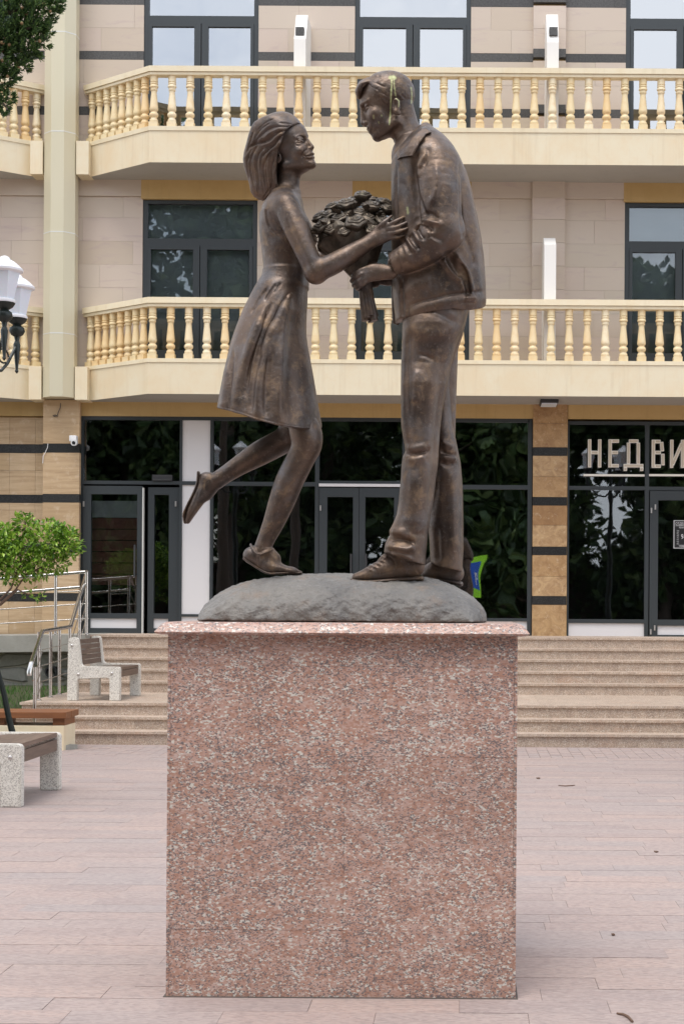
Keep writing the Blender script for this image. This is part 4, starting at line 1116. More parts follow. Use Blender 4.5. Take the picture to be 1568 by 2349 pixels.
def loft(P, zs, ls, rs, hd, cy=0.0, n=2.0, slack=0.0):
    """horizontal slices: left and right outline at each height, half depth, superellipse power"""
    o = np.argsort(zs); zs = np.asarray(zs)[o]; z = P[:, 2]
    I = lambda v: np.interp(z, zs, np.asarray(v, float)[o]).astype(f32) if hasattr(v, '__len__') else f32(v)
    l, r, h, c, e = I(ls), I(rs), I(hd), I(cy), I(n)
    hw = np.maximum((r - l) / 2, .004); cx = (l + r) / 2
    q = (np.abs((P[:, 0] - cx) / hw) ** e + np.abs((P[:, 1] - YS - c) / h) ** e) ** (1 / e)
    d = (q - 1) * np.minimum(hw, h)
    return np.maximum(d, np.maximum(zs[0] - z, z - zs[-1]).astype(f32))
def flat(P):
    """points carried along the line of sight of the picture onto the plane through the figures"""
    k = YS / P[:, 1]; return P[:, 0] * k, EYE + (P[:, 2] - EYE) * k
def poly2(P, pts):
    """signed distance to a polygon in the picture plane (x, z)"""
    V = np.array([(p[0], p[2]) for p in pts], f32); x, z = flat(P)
    x, z = x.astype(f32), z.astype(f32)
    d = np.full(len(P), 1e9, f32); ins = np.zeros(len(P), bool); n = len(V)
    for i in range(n):
        a, b = V[i], V[(i + 1) % n]; e = b - a
        wx, wz = x - a[0], z - a[1]
        t = np.clip((wx * e[0] + wz * e[1]) / max(1e-12, float(e @ e)), 0, 1)
        d = np.minimum(d, (wx - e[0] * t) ** 2 + (wz - e[1] * t) ** 2)
        c = (a[1] > z) != (b[1] > z)
        if abs(e[1]) > 1e-12: ins ^= c & (wx < e[0] * wz / e[1])
    d = np.sqrt(d); return np.where(ins, -d, d)
def pillow(P, pts, half, rad, cy=0.0):
    """outline given thickness and a rounded edge"""
    a = poly2(P, pts) + rad; b = np.abs(P[:, 1] - YS - cy) - half + rad
    return np.minimum(np.maximum(a, b), 0) + np.sqrt(np.maximum(a, 0) ** 2 + np.maximum(b, 0) ** 2) - rad
def above(P, p, nrm):
    """half space: negative on the side the normal points away from"""
    n = np.asarray(nrm, f32); n = n / np.linalg.norm(n); return (P - np.asarray(p, f32)) @ n

def sculpt(fn, lo, hi, h, margin=2.2):
    """surface-net mesh of fn < 0, evaluated only in blocks near the surface"""
    B = 8; lo = np.asarray(lo, float)
    nb = np.maximum(1, np.ceil((np.asarray(hi) - lo) / (h * B)).astype(int)); nd = nb * B
    ii = np.stack(np.meshgrid(*[np.arange(k) for k in nb], indexing='ij'), -1).reshape(-1, 3)
    cen = (lo + (ii * B + (B - 1) / 2) * h).astype(f32)
    d = np.concatenate([fn(c) for c in np.array_split(cen, max(1, len(cen) // 60000))])
    act = np.abs(d) < h * B * .87 * margin
    V = np.repeat(np.repeat(np.repeat(np.where(d.reshape(nb) < 0, -1.0, 1.0).astype(f32), B, 0), B, 1), B, 2)
    off = np.stack(np.meshgrid(*[np.arange(B)] * 3, indexing='ij'), -1).reshape(-1, 3)
    A = ii[act]
    A = A[np.argsort(A[:, 2], kind='stable')]
    for ch in np.array_split(A, max(1, len(A) // 160)):
        idx = (ch[:, None, :] * B + off[None]).reshape(-1, 3)
        P = (lo + idx * h).astype(f32); BB[0] = (P.min(0), P.max(0))
        V[idx[:, 0], idx[:, 1], idx[:, 2]] = fn(P)
    BB[0] = None
    neg = V < 0
    mx = [slice(0, -1), slice(1, None)]
    cnt = sum(neg[mx[a], mx[b], mx[c]].astype(np.int8) for a in (0, 1) for b in (0, 1) for c in (0, 1))
    cells = np.argwhere((cnt > 0) & (cnt < 8))
    cid = np.full(np.array(V.shape) - 1, -1, np.int32); cid[cells[:, 0], cells[:, 1], cells[:, 2]] = np.arange(len(cells))
    acc = np.zeros((len(cells), 3)); num = np.zeros(len(cells))
    cor = [(a, b, c) for a in (0, 1) for b in (0, 1) for c in (0, 1)]
    val = {c: V[cells[:, 0] + c[0], cells[:, 1] + c[1], cells[:, 2] + c[2]] for c in cor}
    for c0 in cor:
        for ax in range(3):
            if c0[ax]: continue
            c1 = list(c0); c1[ax] = 1; c1 = tuple(c1)
            a, b = val[c0], val[c1]; m_ = (a < 0) != (b < 0); t = np.where(m_, a / np.where(m_, a - b, 1), 0)
            p = np.array(c0, float) + t[:, None] * np.eye(3)[ax]
            acc[m_] += p[m_]; num[m_] += 1
    verts = lo + (cells + acc / num[:, None]) * h
    quads = []
    for ax in range(3):
        u, w = [(1, 2), (2, 0), (0, 1)][ax]
        s0 = [slice(1, -1)] * 3; s0[ax] = slice(0, -1); s1 = list(s0); s1[ax] = slice(1, None)
        a, b = neg[tuple(s0)], neg[tuple(s1)]
        e = np.argwhere(a != b); e[:, u] += 1; e[:, w] += 1
        fl = neg[e[:, 0], e[:, 1], e[:, 2]]
        def cell(du, dw): q = e.copy(); q[:, u] -= du; q[:, w] -= dw; return cid[q[:, 0], q[:, 1], q[:, 2]]
        q = np.stack([cell(1, 1), cell(0, 1), cell(0, 0), cell(1, 0)], 1)
        q[~fl] = q[~fl][:, ::-1]; quads.append(q)
    Q = np.concatenate(quads); Q = Q[(Q >= 0).all(1)]
    return verts, Q
def vnormals(v, q):
    n = np.cross(v[q[:, 2]] - v[q[:, 0]], v[q[:, 3]] - v[q[:, 1]]); N_ = np.zeros_like(v)
    for k in range(4): np.add.at(N_, q[:, k], n)
    return N_ / np.maximum(np.linalg.norm(N_, axis=1), 1e-12)[:, None]
def relax(v, q, it=1, lam=.5):
    for _ in range(it):
        s = np.zeros_like(v); c = np.zeros(len(v))
        for k in range(4):
            a, b = q[:, k], q[:, (k + 1) % 4]
            np.add.at(s, a, v[b]); np.add.at(c, a, 1); np.add.at(s, b, v[a]); np.add.at(c, b, 1)
        v = v + lam * (s / np.maximum(c, 1)[:, None] - v)
    return v
def seg_dist(v, pts):
    """distance in the picture plane from vertices to a polyline, and the position along it 0..1"""
    X = np.stack(flat(v), 1); best = np.full(len(v), 1e9); along = np.zeros(len(v)); n = len(pts) - 1; side = np.zeros(len(v))
    for i in range(n):
        a, b = np.array(pts[i])[[0, 2]], np.array(pts[i + 1])[[0, 2]]; e = b - a; w = X - a
        t = np.clip((w @ e) / max(1e-12, e @ e), 0, 1); dv = w - t[:, None] * e; d = np.hypot(dv[:, 0], dv[:, 1])
        m_ = d < best; best = np.where(m_, d, best); along = np.where(m_, (i + t) / n, along)
        side = np.where(m_, np.sign(e[0] * w[:, 1] - e[1] * w[:, 0]), side)
    return best, along, side
def carve(v, q, strokes):
    """strokes: (points, width, amount, kind, face); kind 'g' soft groove or ridge, 's' step (one side stands proud)"""
    for st in strokes:
        pts, w, amp = st[:3]; amp = math.copysign(min(abs(amp), w * 1.35), amp); kind = st[3] if len(st) > 3 else 'g'; face = st[4] if len(st) > 4 else 1
        n = vnormals(v, q); d, t, s = seg_dist(v, pts)
        m_ = np.exp(-(d / w) ** 2) if kind == 'g' else np.where(s > 0, np.exp(-(d / w) ** 2), 0) 
        taper = np.clip(np.minimum(t, 1 - t) * 5 + .25, 0, 1)
        m_ = m_ * taper * (np.clip(-n[:, 1] * face * 2.2 + .1, 0, 1) if face else 1)
        v = v + n * (m_ * amp)[:, None]
    return v
def bronze(name, fn, lo, hi, h, parent, mat='bronze', strokes=(), smooth_it=1, margin=2.2, drips=(), fine=None, rough=()):
    v, q = sculpt(fn, lo, hi, h, margin)
    v = relax(v, q, smooth_it)
    if fine:                                                 # the head is meshed more finely than the rest of the body
        zc, fl, fh, h2 = fine
        v2, q2 = sculpt(fn, fl, fh, h2, margin); v2 = relax(v2, q2, smooth_it)
        q = q[v[q][:, :, 2].mean(1) < zc]; q2 = q2[v2[q2][:, :, 2].mean(1) > zc - .003]
        q = np.concatenate([q, q2 + len(v)]); v = np.concatenate([v, v2])
        used, inv = np.unique(q, return_inverse=True); v = v[used]; q = inv.reshape(q.shape)
    if strokes: v = relax(carve(v, q, strokes), q, 1, .25)
    if rough:                                                # modelled, chiselled skin of the metal
        n = vnormals(v, q)
        for fr, am in rough:
            h_ = np.array([mnoise.noise((p[0] * fr, p[1] * fr, p[2] * fr)) for p in v]); v = v + n * (np.clip(h_, -.5, .6) * am)[:, None]
    off = np.array(wloc(parent)) if parent is not None else np.zeros(3)
    me = bpy.data.meshes.new(name)
    me.vertices.add(len(v)); me.vertices.foreach_set('co', (v - off).astype(f32).ravel())
    me.loops.add(len(q) * 4); me.loops.foreach_set('vertex_index', q.astype(np.int32).ravel())
    me.polygons.add(len(q)); me.polygons.foreach_set('loop_start', np.arange(0, len(q) * 4, 4, dtype=np.int32)); me.polygons.foreach_set('loop_total', np.full(len(q), 4, np.int32))
    me.polygons.foreach_set('use_smooth', np.ones(len(q), bool))
    me.materials.append(MT[mat])
    if drips:                                                # bird droppings that ran down the metal
        n = vnormals(v, q); a = np.zeros(len(v))
        for pts, w, s in drips:
            d, t, _ = seg_dist(v, pts); wob = .85 + .3 * np.sin(t * 37) * np.sin(t * 13 + 1)
            a = np.maximum(a, s * np.clip(1.5 - d / (w * wob), 0, 1) * (n[:, 1] < .1))
        me.attributes.new('drip', 'FLOAT', 'POINT').data.foreach_set('value', a.astype(f32))
    me.update(); me.validate()
    return put(name, me, parent)
def bbox(pts, pad):
    a = np.array(pts); return a.min(0) - pad, a.max(0) + pad
def line(c, pts, dy=0.0): return [c(x, y, dy) for x, y in pts]
def outline(c, rows, dy=0.0):
    """rows (y, left, right) -> heights, left x, right x"""
    return [c(l, y)[2] for y, l, r in rows], [c(l, y)[0] for y, l, r in rows], [c(r, y)[0] for y, l, r in rows]

# ------------------------------------------------------------------ the mound
mound = thing('mound', (CD(787, 1428)[0], YS, ZC), 'grey bronze boulder shaped mound on the pedestal under the couple\'s feet', 'statue base')
mo = [(1428.5, 457, 1116), (1415, 460, 1115), (1400, 467, 1110), (1385, 477, 1100), (1370, 492, 1087), (1356, 512, 1066), (1344, 536, 1043), (1335, 562, 1020), (1328, 592, 995), (1322, 640, 962), (1318, 690, 925), (1315.5, 750, 850)]
mpts = [CD(l, y) for y, l, r in mo] + [CD(r, y) for y, l, r in mo[::-1]]
mx_ = np.array([p[0] for p in mpts]); mh_ = np.array([p[2] - ZC for p in mpts]); mzs = mh_ + ZC
def f_mound(P):
    x, y, z = P[:, 0], P[:, 1] - YS - .02, P[:, 2] - ZC
    xc = (mx_[0] + mx_[-1]) / 2; x = xc + (x - xc) * (1 + .11 * np.minimum((y / .375) ** 2, 1.5))
    H = np.interp(x, mx_, mh_, left=.004, right=.004).astype(f32)
    H = np.maximum(H - .030 * np.exp(-((x - CD(885, 0)[0]) / .19) ** 2 - ((y + .16) / .10) ** 2), .004).astype(f32)
    w = np.where(y < 0, .375, .43).astype(f32)
    q = ((np.maximum(z, 0) / H) ** 2.4 + np.abs(y / w) ** 2.4) ** (1 / 2.4)
    d = (q - 1) * np.minimum(H, .25) * .8
    d = np.maximum(d, np.maximum(mx_[0] - x, x - mx_[-1]).astype(f32))
    k = np.clip(H / .12, .05, 1)
    wx, wy = x + .05 * np.sin(y * 13 + z * 9), y + .05 * np.sin(x * 11 + 2 + z * 7)
    n_ = np.sin(wx * 14 + 1) * np.sin(wy * 17 + z * 12) + .7 * np.sin(wx * 31 + wy * 19 + 2) * np.sin(z * 29 - wx * 13 + 1) + .5 * np.sin(wx * 63 - wy * 41) * np.sin(wy * 57 + z * 71 + 4)
    return (d + .0026 * k * n_).astype(f32)
MZ0 = ZC + .003
bronze('mound_body', lambda P: np.maximum(f_mound(P), (MZ0 - P[:, 2]).astype(f32)), (CD(450, 1400)[0], YS - .42, ZC - .02), (CD(1125, 1400)[0], YS + .46, mzs.max() + .03), .0055, mound, 'bronze_mound', smooth_it=2, margin=3, rough=((19, .004), (46, .0036), (95, .0024)))

# ------------------------------------------------------------------ heads
class Frame:
    """head frame: forward, up, sideways measured in pixels of the head's crop"""
    def __init__(s, c, ox, oy, pitch, face, yaw=0.0, dy=0.0, k=1.0):
        s.o = c(ox, oy, dy); u = c.r(1) * k; s.u = u
        cp, sp = math.cos(pitch), math.sin(pitch); cy, sy = math.cos(yaw), math.sin(yaw)
        fw = np.array((face * cp, 0, sp)); up = np.array((-face * sp, 0, cp)); lat = np.array((0, 1.0, 0))   # lat + : away from the viewer
        s.fw = fw * cy - lat * sy; s.lat = lat * cy + fw * sy; s.up = up
        s.M = np.stack([s.fw, s.up, s.lat], 1)
    def p(s, f, u, l=0.0): return s.o + (s.fw * f + s.up * u + s.lat * l) * s.u
    def e(s, P, c, r, tilt=0.0):
        Rm = s.M
        if tilt: a, b = math.cos(tilt), math.sin(tilt); Rm = np.stack([s.fw * a + s.up * b, s.up * a - s.fw * b, s.lat], 1)
        return ellipsoid(P, s.p(*c), np.array(r) * s.u, Rm)
    def c(s, P, a, b, ra, rb): return capsule(P, s.p(*a), s.p(*b), ra * s.u, rb * s.u)
def head(P, H, q, fem):
    """q: landmark dictionary in head-frame pixels"""
    U = H.u
    d = H.e(P, q['cran'][0], q['cran'][1])
    d = smin(d, H.e(P, q['face'][0], q['face'][1], q.get('ftilt', 0)), 90 * U)
    for s in (-1, 1):
        a, b = q['jaw']; d = smin(d, H.c(P, (a[0], a[1], s * a[2]), (b[0], b[1], s * b[2]), q['jr'][0], q['jr'][1]), 70 * U)
        c = q['cheek']; d = smin(d, H.e(P, (c[0], c[1], s * c[2]), (c[3], c[4], c[5])), 70 * U)
    d = smin(d, H.e(P, q['chin'][0], q['chin'][1]), 55 * U)
    d = smin(d, H.e(P, q['muzzle'][0], q['muzzle'][1]), 60 * U)
    for s in (-1, 1):                                        # brow and eye socket
        a, b, r = q['brow']; d = smin(d, H.c(P, (a[0], a[1], s * a[2]), (b[0], b[1], s * b[2]), r, r * .8), 40 * U)
        c = q['sock']; d = smax(d, -H.e(P, (c[0], c[1], s * c[2]), (c[3], c[4], c[5])), 38 * U)
    nb, nt, r0, r1 = q['nose']
    d = smin(d, H.c(P, nb, nt, r0, r1), 30 * U)
    for s in (-1, 1):
        w = q['wing']; d = smin(d, H.e(P, (w[0], w[1], s * w[2]), (w[3], w[4], w[5])), 22 * U)
        d = smax(d, -H.e(P, (w[0] + 6, w[1] - w[4] * 1.0, s * w[2] * .8), (17, 12, 11)), 8 * U)
        e = q['eye']; b_ = H.e(P, (e[0], e[1], s * e[2]), (e[3], e[3], e[3]))
        d = smin(d, b_, 6 * U)
        lid = np.maximum(H.e(P, (e[0], e[1], s * e[2]), (e[3] * 1.16, e[3] * 1.16, e[3] * 1.22)), above(P, H.p(e[0], e[1] + e[3] * .36, 0), H.M @ np.array((-.30, -1, 0))))
        d = smin(d, lid, 7 * U)
        lo_ = np.maximum(H.e(P, (e[0], e[1], s * e[2]), (e[3] * 1.12, e[3] * 1.12, e[3] * 1.2)), above(P, H.p(e[0], e[1] - e[3] * .40, 0), H.M @ np.array((-.15, 1, 0))))
        d = smin(d, lo_, 9 * U)
        d = smax(d, -H.e(P, (e[0] + e[3] * .97, e[1] - .02 * e[3], s * (e[2] + 3)), (11, 19, 19)), 3 * U)     # pupil
        d = smin(d, H.c(P, (q['brow'][0][0] + 6, q['brow'][0][1] + 8, s * q['brow'][0][2]), (q['brow'][1][0] + 14, q['brow'][1][1] + 22, s * q['brow'][1][2] * .9), 15, 9), 12 * U)
    if fem: d = smin(d, H.e(P, (494, -116, 0), (26, 40, 44)), 30 * U)
    u_, l_, w_ = q['lips']
    d = smin(d, H.e(P, (u_[0], u_[1], 0), (u_[2], u_[3], w_)), 9 * U)
    d = smin(d, H.e(P, (l_[0], l_[1], 0), (l_[2], l_[3], w_ * .9)), 9 * U)
    mc = q['mouth']
    for s in (-1, 1): d = smax(d, -H.c(P, (mc[0] + 24, mc[1], 0), (mc[0] - q.get('back', 62), mc[1] + q.get('smile', 0), s * (w_ + 12)), 9 if fem else 6, 11 if fem else 6), 7 * U)
    if 'ear' in q:
        f, u, l, tilt = q['ear']
        for s in (-1, 1):
            e = H.e(P, (f, u, s * l), (72, 148, 36), tilt)
            e = smax(e, -H.e(P, (f + 10, u + 22, s * (l + 38)), (46, 92, 46), tilt), 6 * U)
            e = smin(e, H.e(P, (f - 4, u - 118, s * (l + 2)), (38, 44, 24)), 14 * U)
            d = smin(d, e, 16 * U)
    return d

# ------------------------------------------------------------------ hands
def fingers(P, d, c, U, specs, k):
    for pts, r0, r1 in specs:
        n = len(pts); w = [c(*p) for p in pts]; rs = [c.r(r0 + (r1 - r0) * i / (n - 1)) for i in range(n)]
        d = smin(d, chain(P, w, rs, 1.0, .004), k)
    return d

# ================================================================== the young woman
woman = thing('woman_statue', tuple(at(655, 1320, YS - .05)), 'bronze statue of a young woman in a sleeveless dress standing on one leg', 'statue')
woman.location.z = ZC + .2
WH = Frame(HW, 905, 905, R(17), 1, R(21), -.01)
WQ = dict(cran=((40, 240, 0), (480, 400, 345)), face=((240, -60, 0), (262, 382, 250)),
    jaw=((40, -240, 188), (418, -345, 38)), jr=(76, 66), cheek=(368, -80, 152, 96, 92, 96), chin=((442, -356, 0), (74, 70, 84)),
    muzzle=((426, -192, 0), (94, 114, 130)), brow=((464, 182, 52), (362, 160, 204), 38), sock=(478, 84, 138, 94, 66, 98),
    nose=((500, 88, 0), (543, -66, 0), 25, 42), wing=(500, -86, 38, 43, 32, 31), eye=(388, 82, 132, 80),
    lips=((502, -168, 36, 26), (490, -234, 36, 31), 96), mouth=(502, -201), back=96, smile=36, ear=(-34, -40, 308, .3))
w_sh_n, w_sh_f = -.155, .165        # depth of the shoulders
W_ARM = [C1(520, 925, -.150), C1(585, 1080, -.185), C1(668, 1270, -.205), C1(745, 1440, -.205)]
W_FORE = [C1(745, 1440, -.205), C1(900, 1370, -.205), C1(1060, 1275, -.195), C1(1200, 1190, -.190)]
def f_woman(P):
    d = head(P, WH, WQ, True)
    # neck and shoulders
    neck = chain(P, [HW(925, 1000, .0), HW(963, 1250, .0), HW(950, 1500, .0), HW(900, 1700, 0)], [HW.r(225), HW.r(212), HW.r(212), HW.r(250)], 1.0, .02)
    d = smin(d, neck, .03)
    tz, tl, tr = outline(C1, [(830, 420, 590), (870, 372, 622), (930, 322, 648), (1000, 308, 680), (1060, 303, 712), (1120, 305, 735), (1170, 308, 738), (1230, 315, 716), (1300, 322, 690), (1380, 333, 676), (1450, 332, 674), (1530, 322, 676), (1640, 300, 672), (1760, 300, 664)])
    torso = loft(P, tz, tl, tr, [.10, .145, .165, .160, .15, .142, .138, .13, .122, .112, .112, .115, .12, .12], .01, 2.2)
    d = smin(d, torso, .05)
    d = smin(d, capsule(P, C1(500, 895, -.10), C1(500, 895, .12), C1.r(92), C1.r(92)), .05)
    # near arm
    d = smin(d, chain(P, W_ARM, [C1.r(r) for r in (104, 98, 86, 82)], 1.0, .02), .035)
    d = smin(d, chain(P, W_FORE, [C1.r(r) for r in (84, 82, 70, 55)], [1, 1, .95, .8], .02), .012)
    d = smin(d, ellipsoid(P, C1(752, 1470, -.205), (C1.r(70), C1.r(60), C1.r(62))), .02)
    hnd = chain(P, [HD(845, 775, -.19), HD(930, 730, -.192), HD(1010, 690, -.190), HD(1060, 660, -.186)], [HD.r(84), HD.r(108), HD.r(116), HD.r(98)], [.72, .5, .38, .34], .012)
    hnd = smin(hnd, capsule(P, HD(960, 770, -.188), HD(1090, 735, -.182), HD.r(62), HD.r(45), .5), .014)
    hnd = fingers(P, hnd, HD, 1, [
        (((930, 640, -.19), (1010, 550, -.20), (1080, 490, -.195), (1132, 445, -.185)), 42, 19),
        (((1060, 590, -.192), (1170, 530, -.203), (1270, 478, -.198), (1350, 442, -.182)), 35, 21),
        (((1080, 630, -.194), (1200, 600, -.207), (1310, 550, -.202), (1418, 503, -.184)), 36, 21),
        (((1085, 690, -.194), (1210, 668, -.206), (1320, 628, -.202), (1420, 590, -.186)), 34, 20),
        (((1085, 745, -.188), (1190, 745, -.198), (1280, 722, -.194), (1350, 698, -.180)), 30, 18)], .007)
    d = smin(d, hnd, .012)
    # far arm reaching round behind the flowers
    d = smin(d, chain(P, [C1(505, 925, .165), C1(620, 1170, .215), C1(740, 1395, .22)], [C1.r(98), C1.r(84), C1.r(76)], 1.0, .02), .03)
    d = smin(d, chain(P, [C1(740, 1395, .22), C1(900, 1310, .21), C1(1060, 1240, .19), C1(1130, 1215, .175)], [C1.r(76), C1.r(66), C1.r(52), C1.r(60)], 1.0, .02), .012)
    for k in range(4):
        d = smin(d, capsule(P, C1(1120, 1190 + 22 * k, .175), C1(1215, 1150 + 30 * k, .13), C1.r(20), C1.r(13)), .008)
    # hips and the standing (near) leg
    d = smin(d, chain(P, [C3(790, 560, -.06), C3(870, 900, -.07), C3(962, 1195, -.08)], [C3.r(120), C3.r(108), C3.r(106)], 1.0, .03), .04)
    d = smin(d, chain(P, [C3(962, 1195, -.08), C3(968, 1275, -.08), C3(925, 1370, -.078), C3(842, 1535, -.075), C3(783, 1690, -.07), C3(722, 1850, -.06), C3(668, 1970, -.055), C3(640, 2040, -.055)],
        [C3.r(r) for r in (106, 110, 103, 104, 97, 80, 66, 64)], 1.0, .03), .03)
    # the lifted (far) leg
    d = smin(d, chain(P, [C3(740, 560, .06), C3(810, 900, .09), C3(890, 1190, .10)], [C3.r(120), C3.r(110), C3.r(102)], 1.0, .03), .04)
    d = smin(d, chain(P, [C3(890, 1190, .10), C3(760, 1262, .105), C3(612, 1340, .105), C3(470, 1425, .10), C3(360, 1497, .10), C3(285, 1548, .10)], [C3.r(r) for r in (102, 97, 94, 76, 66, 66)], 1.0, .03), .03)
    return d
lo, hi = bbox([CD(505, 245, -.30), CD(960, 1325, .34)], 0)
lo[0] = CD(425, 800)[0]
hs_ = lambda pts, w, a: (smooth_line(line(HW, pts)), HW.r(w), HW.r(a))
wstrokes = [
    (line(C1, [(510, 980), (560, 1140), (640, 1320), (690, 1430)]), .012, -.004),
    # smile: mouth line, lips, fold of the cheek; eyelids and brow
    hs_([(1412, 906), (1345, 924), (1275, 932), (1240, 912)], 11, -15), hs_([(1408, 868), (1345, 892), (1280, 916)], 14, 10), hs_([(1416, 946), (1350, 956), (1285, 944)], 17, 13),
    hs_([(1325, 800), (1262, 838), (1222, 900), (1226, 965)], 17, -13), hs_([(1120, 850), (1180, 835), (1225, 850)], 52, 16), hs_([(1290, 985), (1340, 1000), (1400, 1000)], 22, -8),
    hs_([(1098, 692), (1130, 645), (1175, 628), (1222, 655)], 9, 8), hs_([(1090, 668), (1135, 612), (1190, 598), (1230, 612)], 14, -9), hs_([(1075, 612), (1130, 560), (1190, 545), (1235, 570)], 18, 9),
    hs_([(1110, 705), (1160, 712), (1210, 690)], 8, 9), hs_([(1105, 735), (1165, 745), (1225, 720)], 13, -8),
]
WB = (CD(425, 800)[0], YS - .28, ZC + .2), (CD(955, 800)[0], YS + .31, CD(700, 262)[2])
bronze('body', f_woman, WB[0], WB[1], .0042, woman, 'bronze', wstrokes, 1, fine=(HW(0, 1400)[2], HW(560, 1440) - np.array((0, .14, 0)), HW(1520, 170) + np.array((0, .15, 0)), .0017), drips=[([C1(370, 1040), C1(385, 1090), C1(425, 1140)], .0022, .5)])

# hair
whair = [HW(x, y) for x, y in ((1200, 350), (1175, 290), (1130, 235), (1045, 145), (950, 108), (850, 106), (720, 125), (560, 185), (430, 248), (345, 305), (285, 400), (240, 530), (200, 690), (155, 850), (137, 980), (150, 1100), (190, 1230), (225, 1340), (255, 1450), (278, 1580), (335, 1665), (425, 1725), (510, 1748), (580, 1690), (690, 1595), (785, 1512), (765, 1390), (752, 1200), (768, 950), (785, 830), (850, 650), (905, 500), (965, 415), (1060, 370), (1130, 345))]
def f_whair(P):
    d = pillow(P, whair, HW.r(540), HW.r(150), -.005)
    # narrower towards the ends, and rounded over the crown
    z = P[:, 2]; zt, zb = HW(0, 108)[2], HW(0, 1748)[2]
    lim = np.interp(z, [zb, HW(0, 1500)[2], HW(0, 1000)[2], HW(0, 500)[2], HW(0, 330)[2], HW(0, 230)[2], zt], [HW.r(q) for q in (200, 330, 420, 425, 400, 330, 150)])
    d = smax(d, (np.abs((P - WH.o.astype(f32)) @ WH.lat.astype(f32)) - lim).astype(f32), HW.r(80))
    # close to the skull at the hairline, full behind
    fw_ = ((P - WH.o.astype(f32)) @ WH.fw.astype(f32)) / WH.u
    up_ = ((P - WH.o.astype(f32)) @ WH.up.astype(f32)) / WH.u
    t = np.interp(fw_, [-500, -250, -60, 180, 330, 420, 500], [.30, .14, .07, .036, .022, .012, .004])
    t = (t + np.clip((230 - up_) / 300, 0, 1) * np.clip((260 - fw_) / 200, 0, 1) * .25).astype(f32)
    sk = WH.e(P, *WQ['cran'])
    return d if isinstance(sk, float) else smax(d, sk - t, .012)
hs_ = lambda pts, w, a: (smooth_line(line(HW, pts)), HW.r(w), HW.r(a))
hair_strokes = [
    hs_([(1040, 370), (960, 402), (860, 405), (720, 402), (590, 450), (460, 560), (350, 690), (270, 760)], 20, -40), hs_([(950, 460), (860, 462), (760, 500), (660, 580), (560, 650), (420, 690), (290, 740), (205, 860)], 20, -44),
    hs_([(880, 540), (800, 590), (755, 660), (700, 740), (600, 830), (520, 900), (485, 950)], 20, -48), hs_([(1030, 352), (930, 330), (800, 322)], 14, -22),
    hs_([(1010, 385), (900, 430), (760, 440), (620, 510), (500, 600), (400, 650)], 30, 24), hs_([(830, 640), (750, 760), (640, 850), (540, 960)], 28, 30), hs_([(880, 500), (760, 580), (640, 690), (480, 740)], 26, 24),
    hs_([(690, 820), (580, 960), (510, 1120), (520, 1300), (560, 1520)], 16, -26), hs_([(420, 720), (340, 840), (275, 1020), (285, 1240), (340, 1480)], 15, -24),
    hs_([(520, 780), (430, 890), (385, 1060), (400, 1260), (440, 1540)], 15, -24), hs_([(730, 900), (680, 1040), (655, 1200), (660, 1400), (640, 1600)], 15, -24),
    hs_([(300, 800), (232, 940), (215, 1130), (255, 1360)], 14, -20), hs_([(620, 920), (590, 1100), (600, 1300), (620, 1450)], 18, 18), hs_([(350, 920), (330, 1100), (370, 1350), (400, 1600)], 16, 16),
    hs_([(460, 900), (440, 1100), (480, 1350)], 16, 16), hs_([(720, 1150), (700, 1300), (720, 1450)], 16, 18), hs_([(330, 480), (280, 640), (230, 800)], 16, -16), hs_([(640, 320), (480, 430), (360, 600)], 14, -12),
    hs_([(590, 1000), (560, 1180), (580, 1400), (600, 1600)], 11, -13), hs_([(470, 960), (450, 1160), (480, 1380), (520, 1620)], 11, -13), hs_([(310, 960), (320, 1160), (370, 1420), (420, 1640)], 11, -13), hs_([(250, 900), (248, 1100), (290, 1320)], 11, -12),
    hs_([(700, 960), (700, 1130), (710, 1350), (690, 1540)], 11, -12), hs_([(640, 1500), (560, 1620), (500, 1700)], 14, -14), hs_([(760, 420), (600, 490), (470, 620)], 11, -10), hs_([(700, 250), (540, 330), (400, 470)], 12, -9)]
lo, hi = bbox(whair, .02); lo[1] = YS - .14; hi[1] = YS + .13
bronze('hair', f_whair, lo, hi, .0028, woman, 'bronze', hair_strokes, 1)

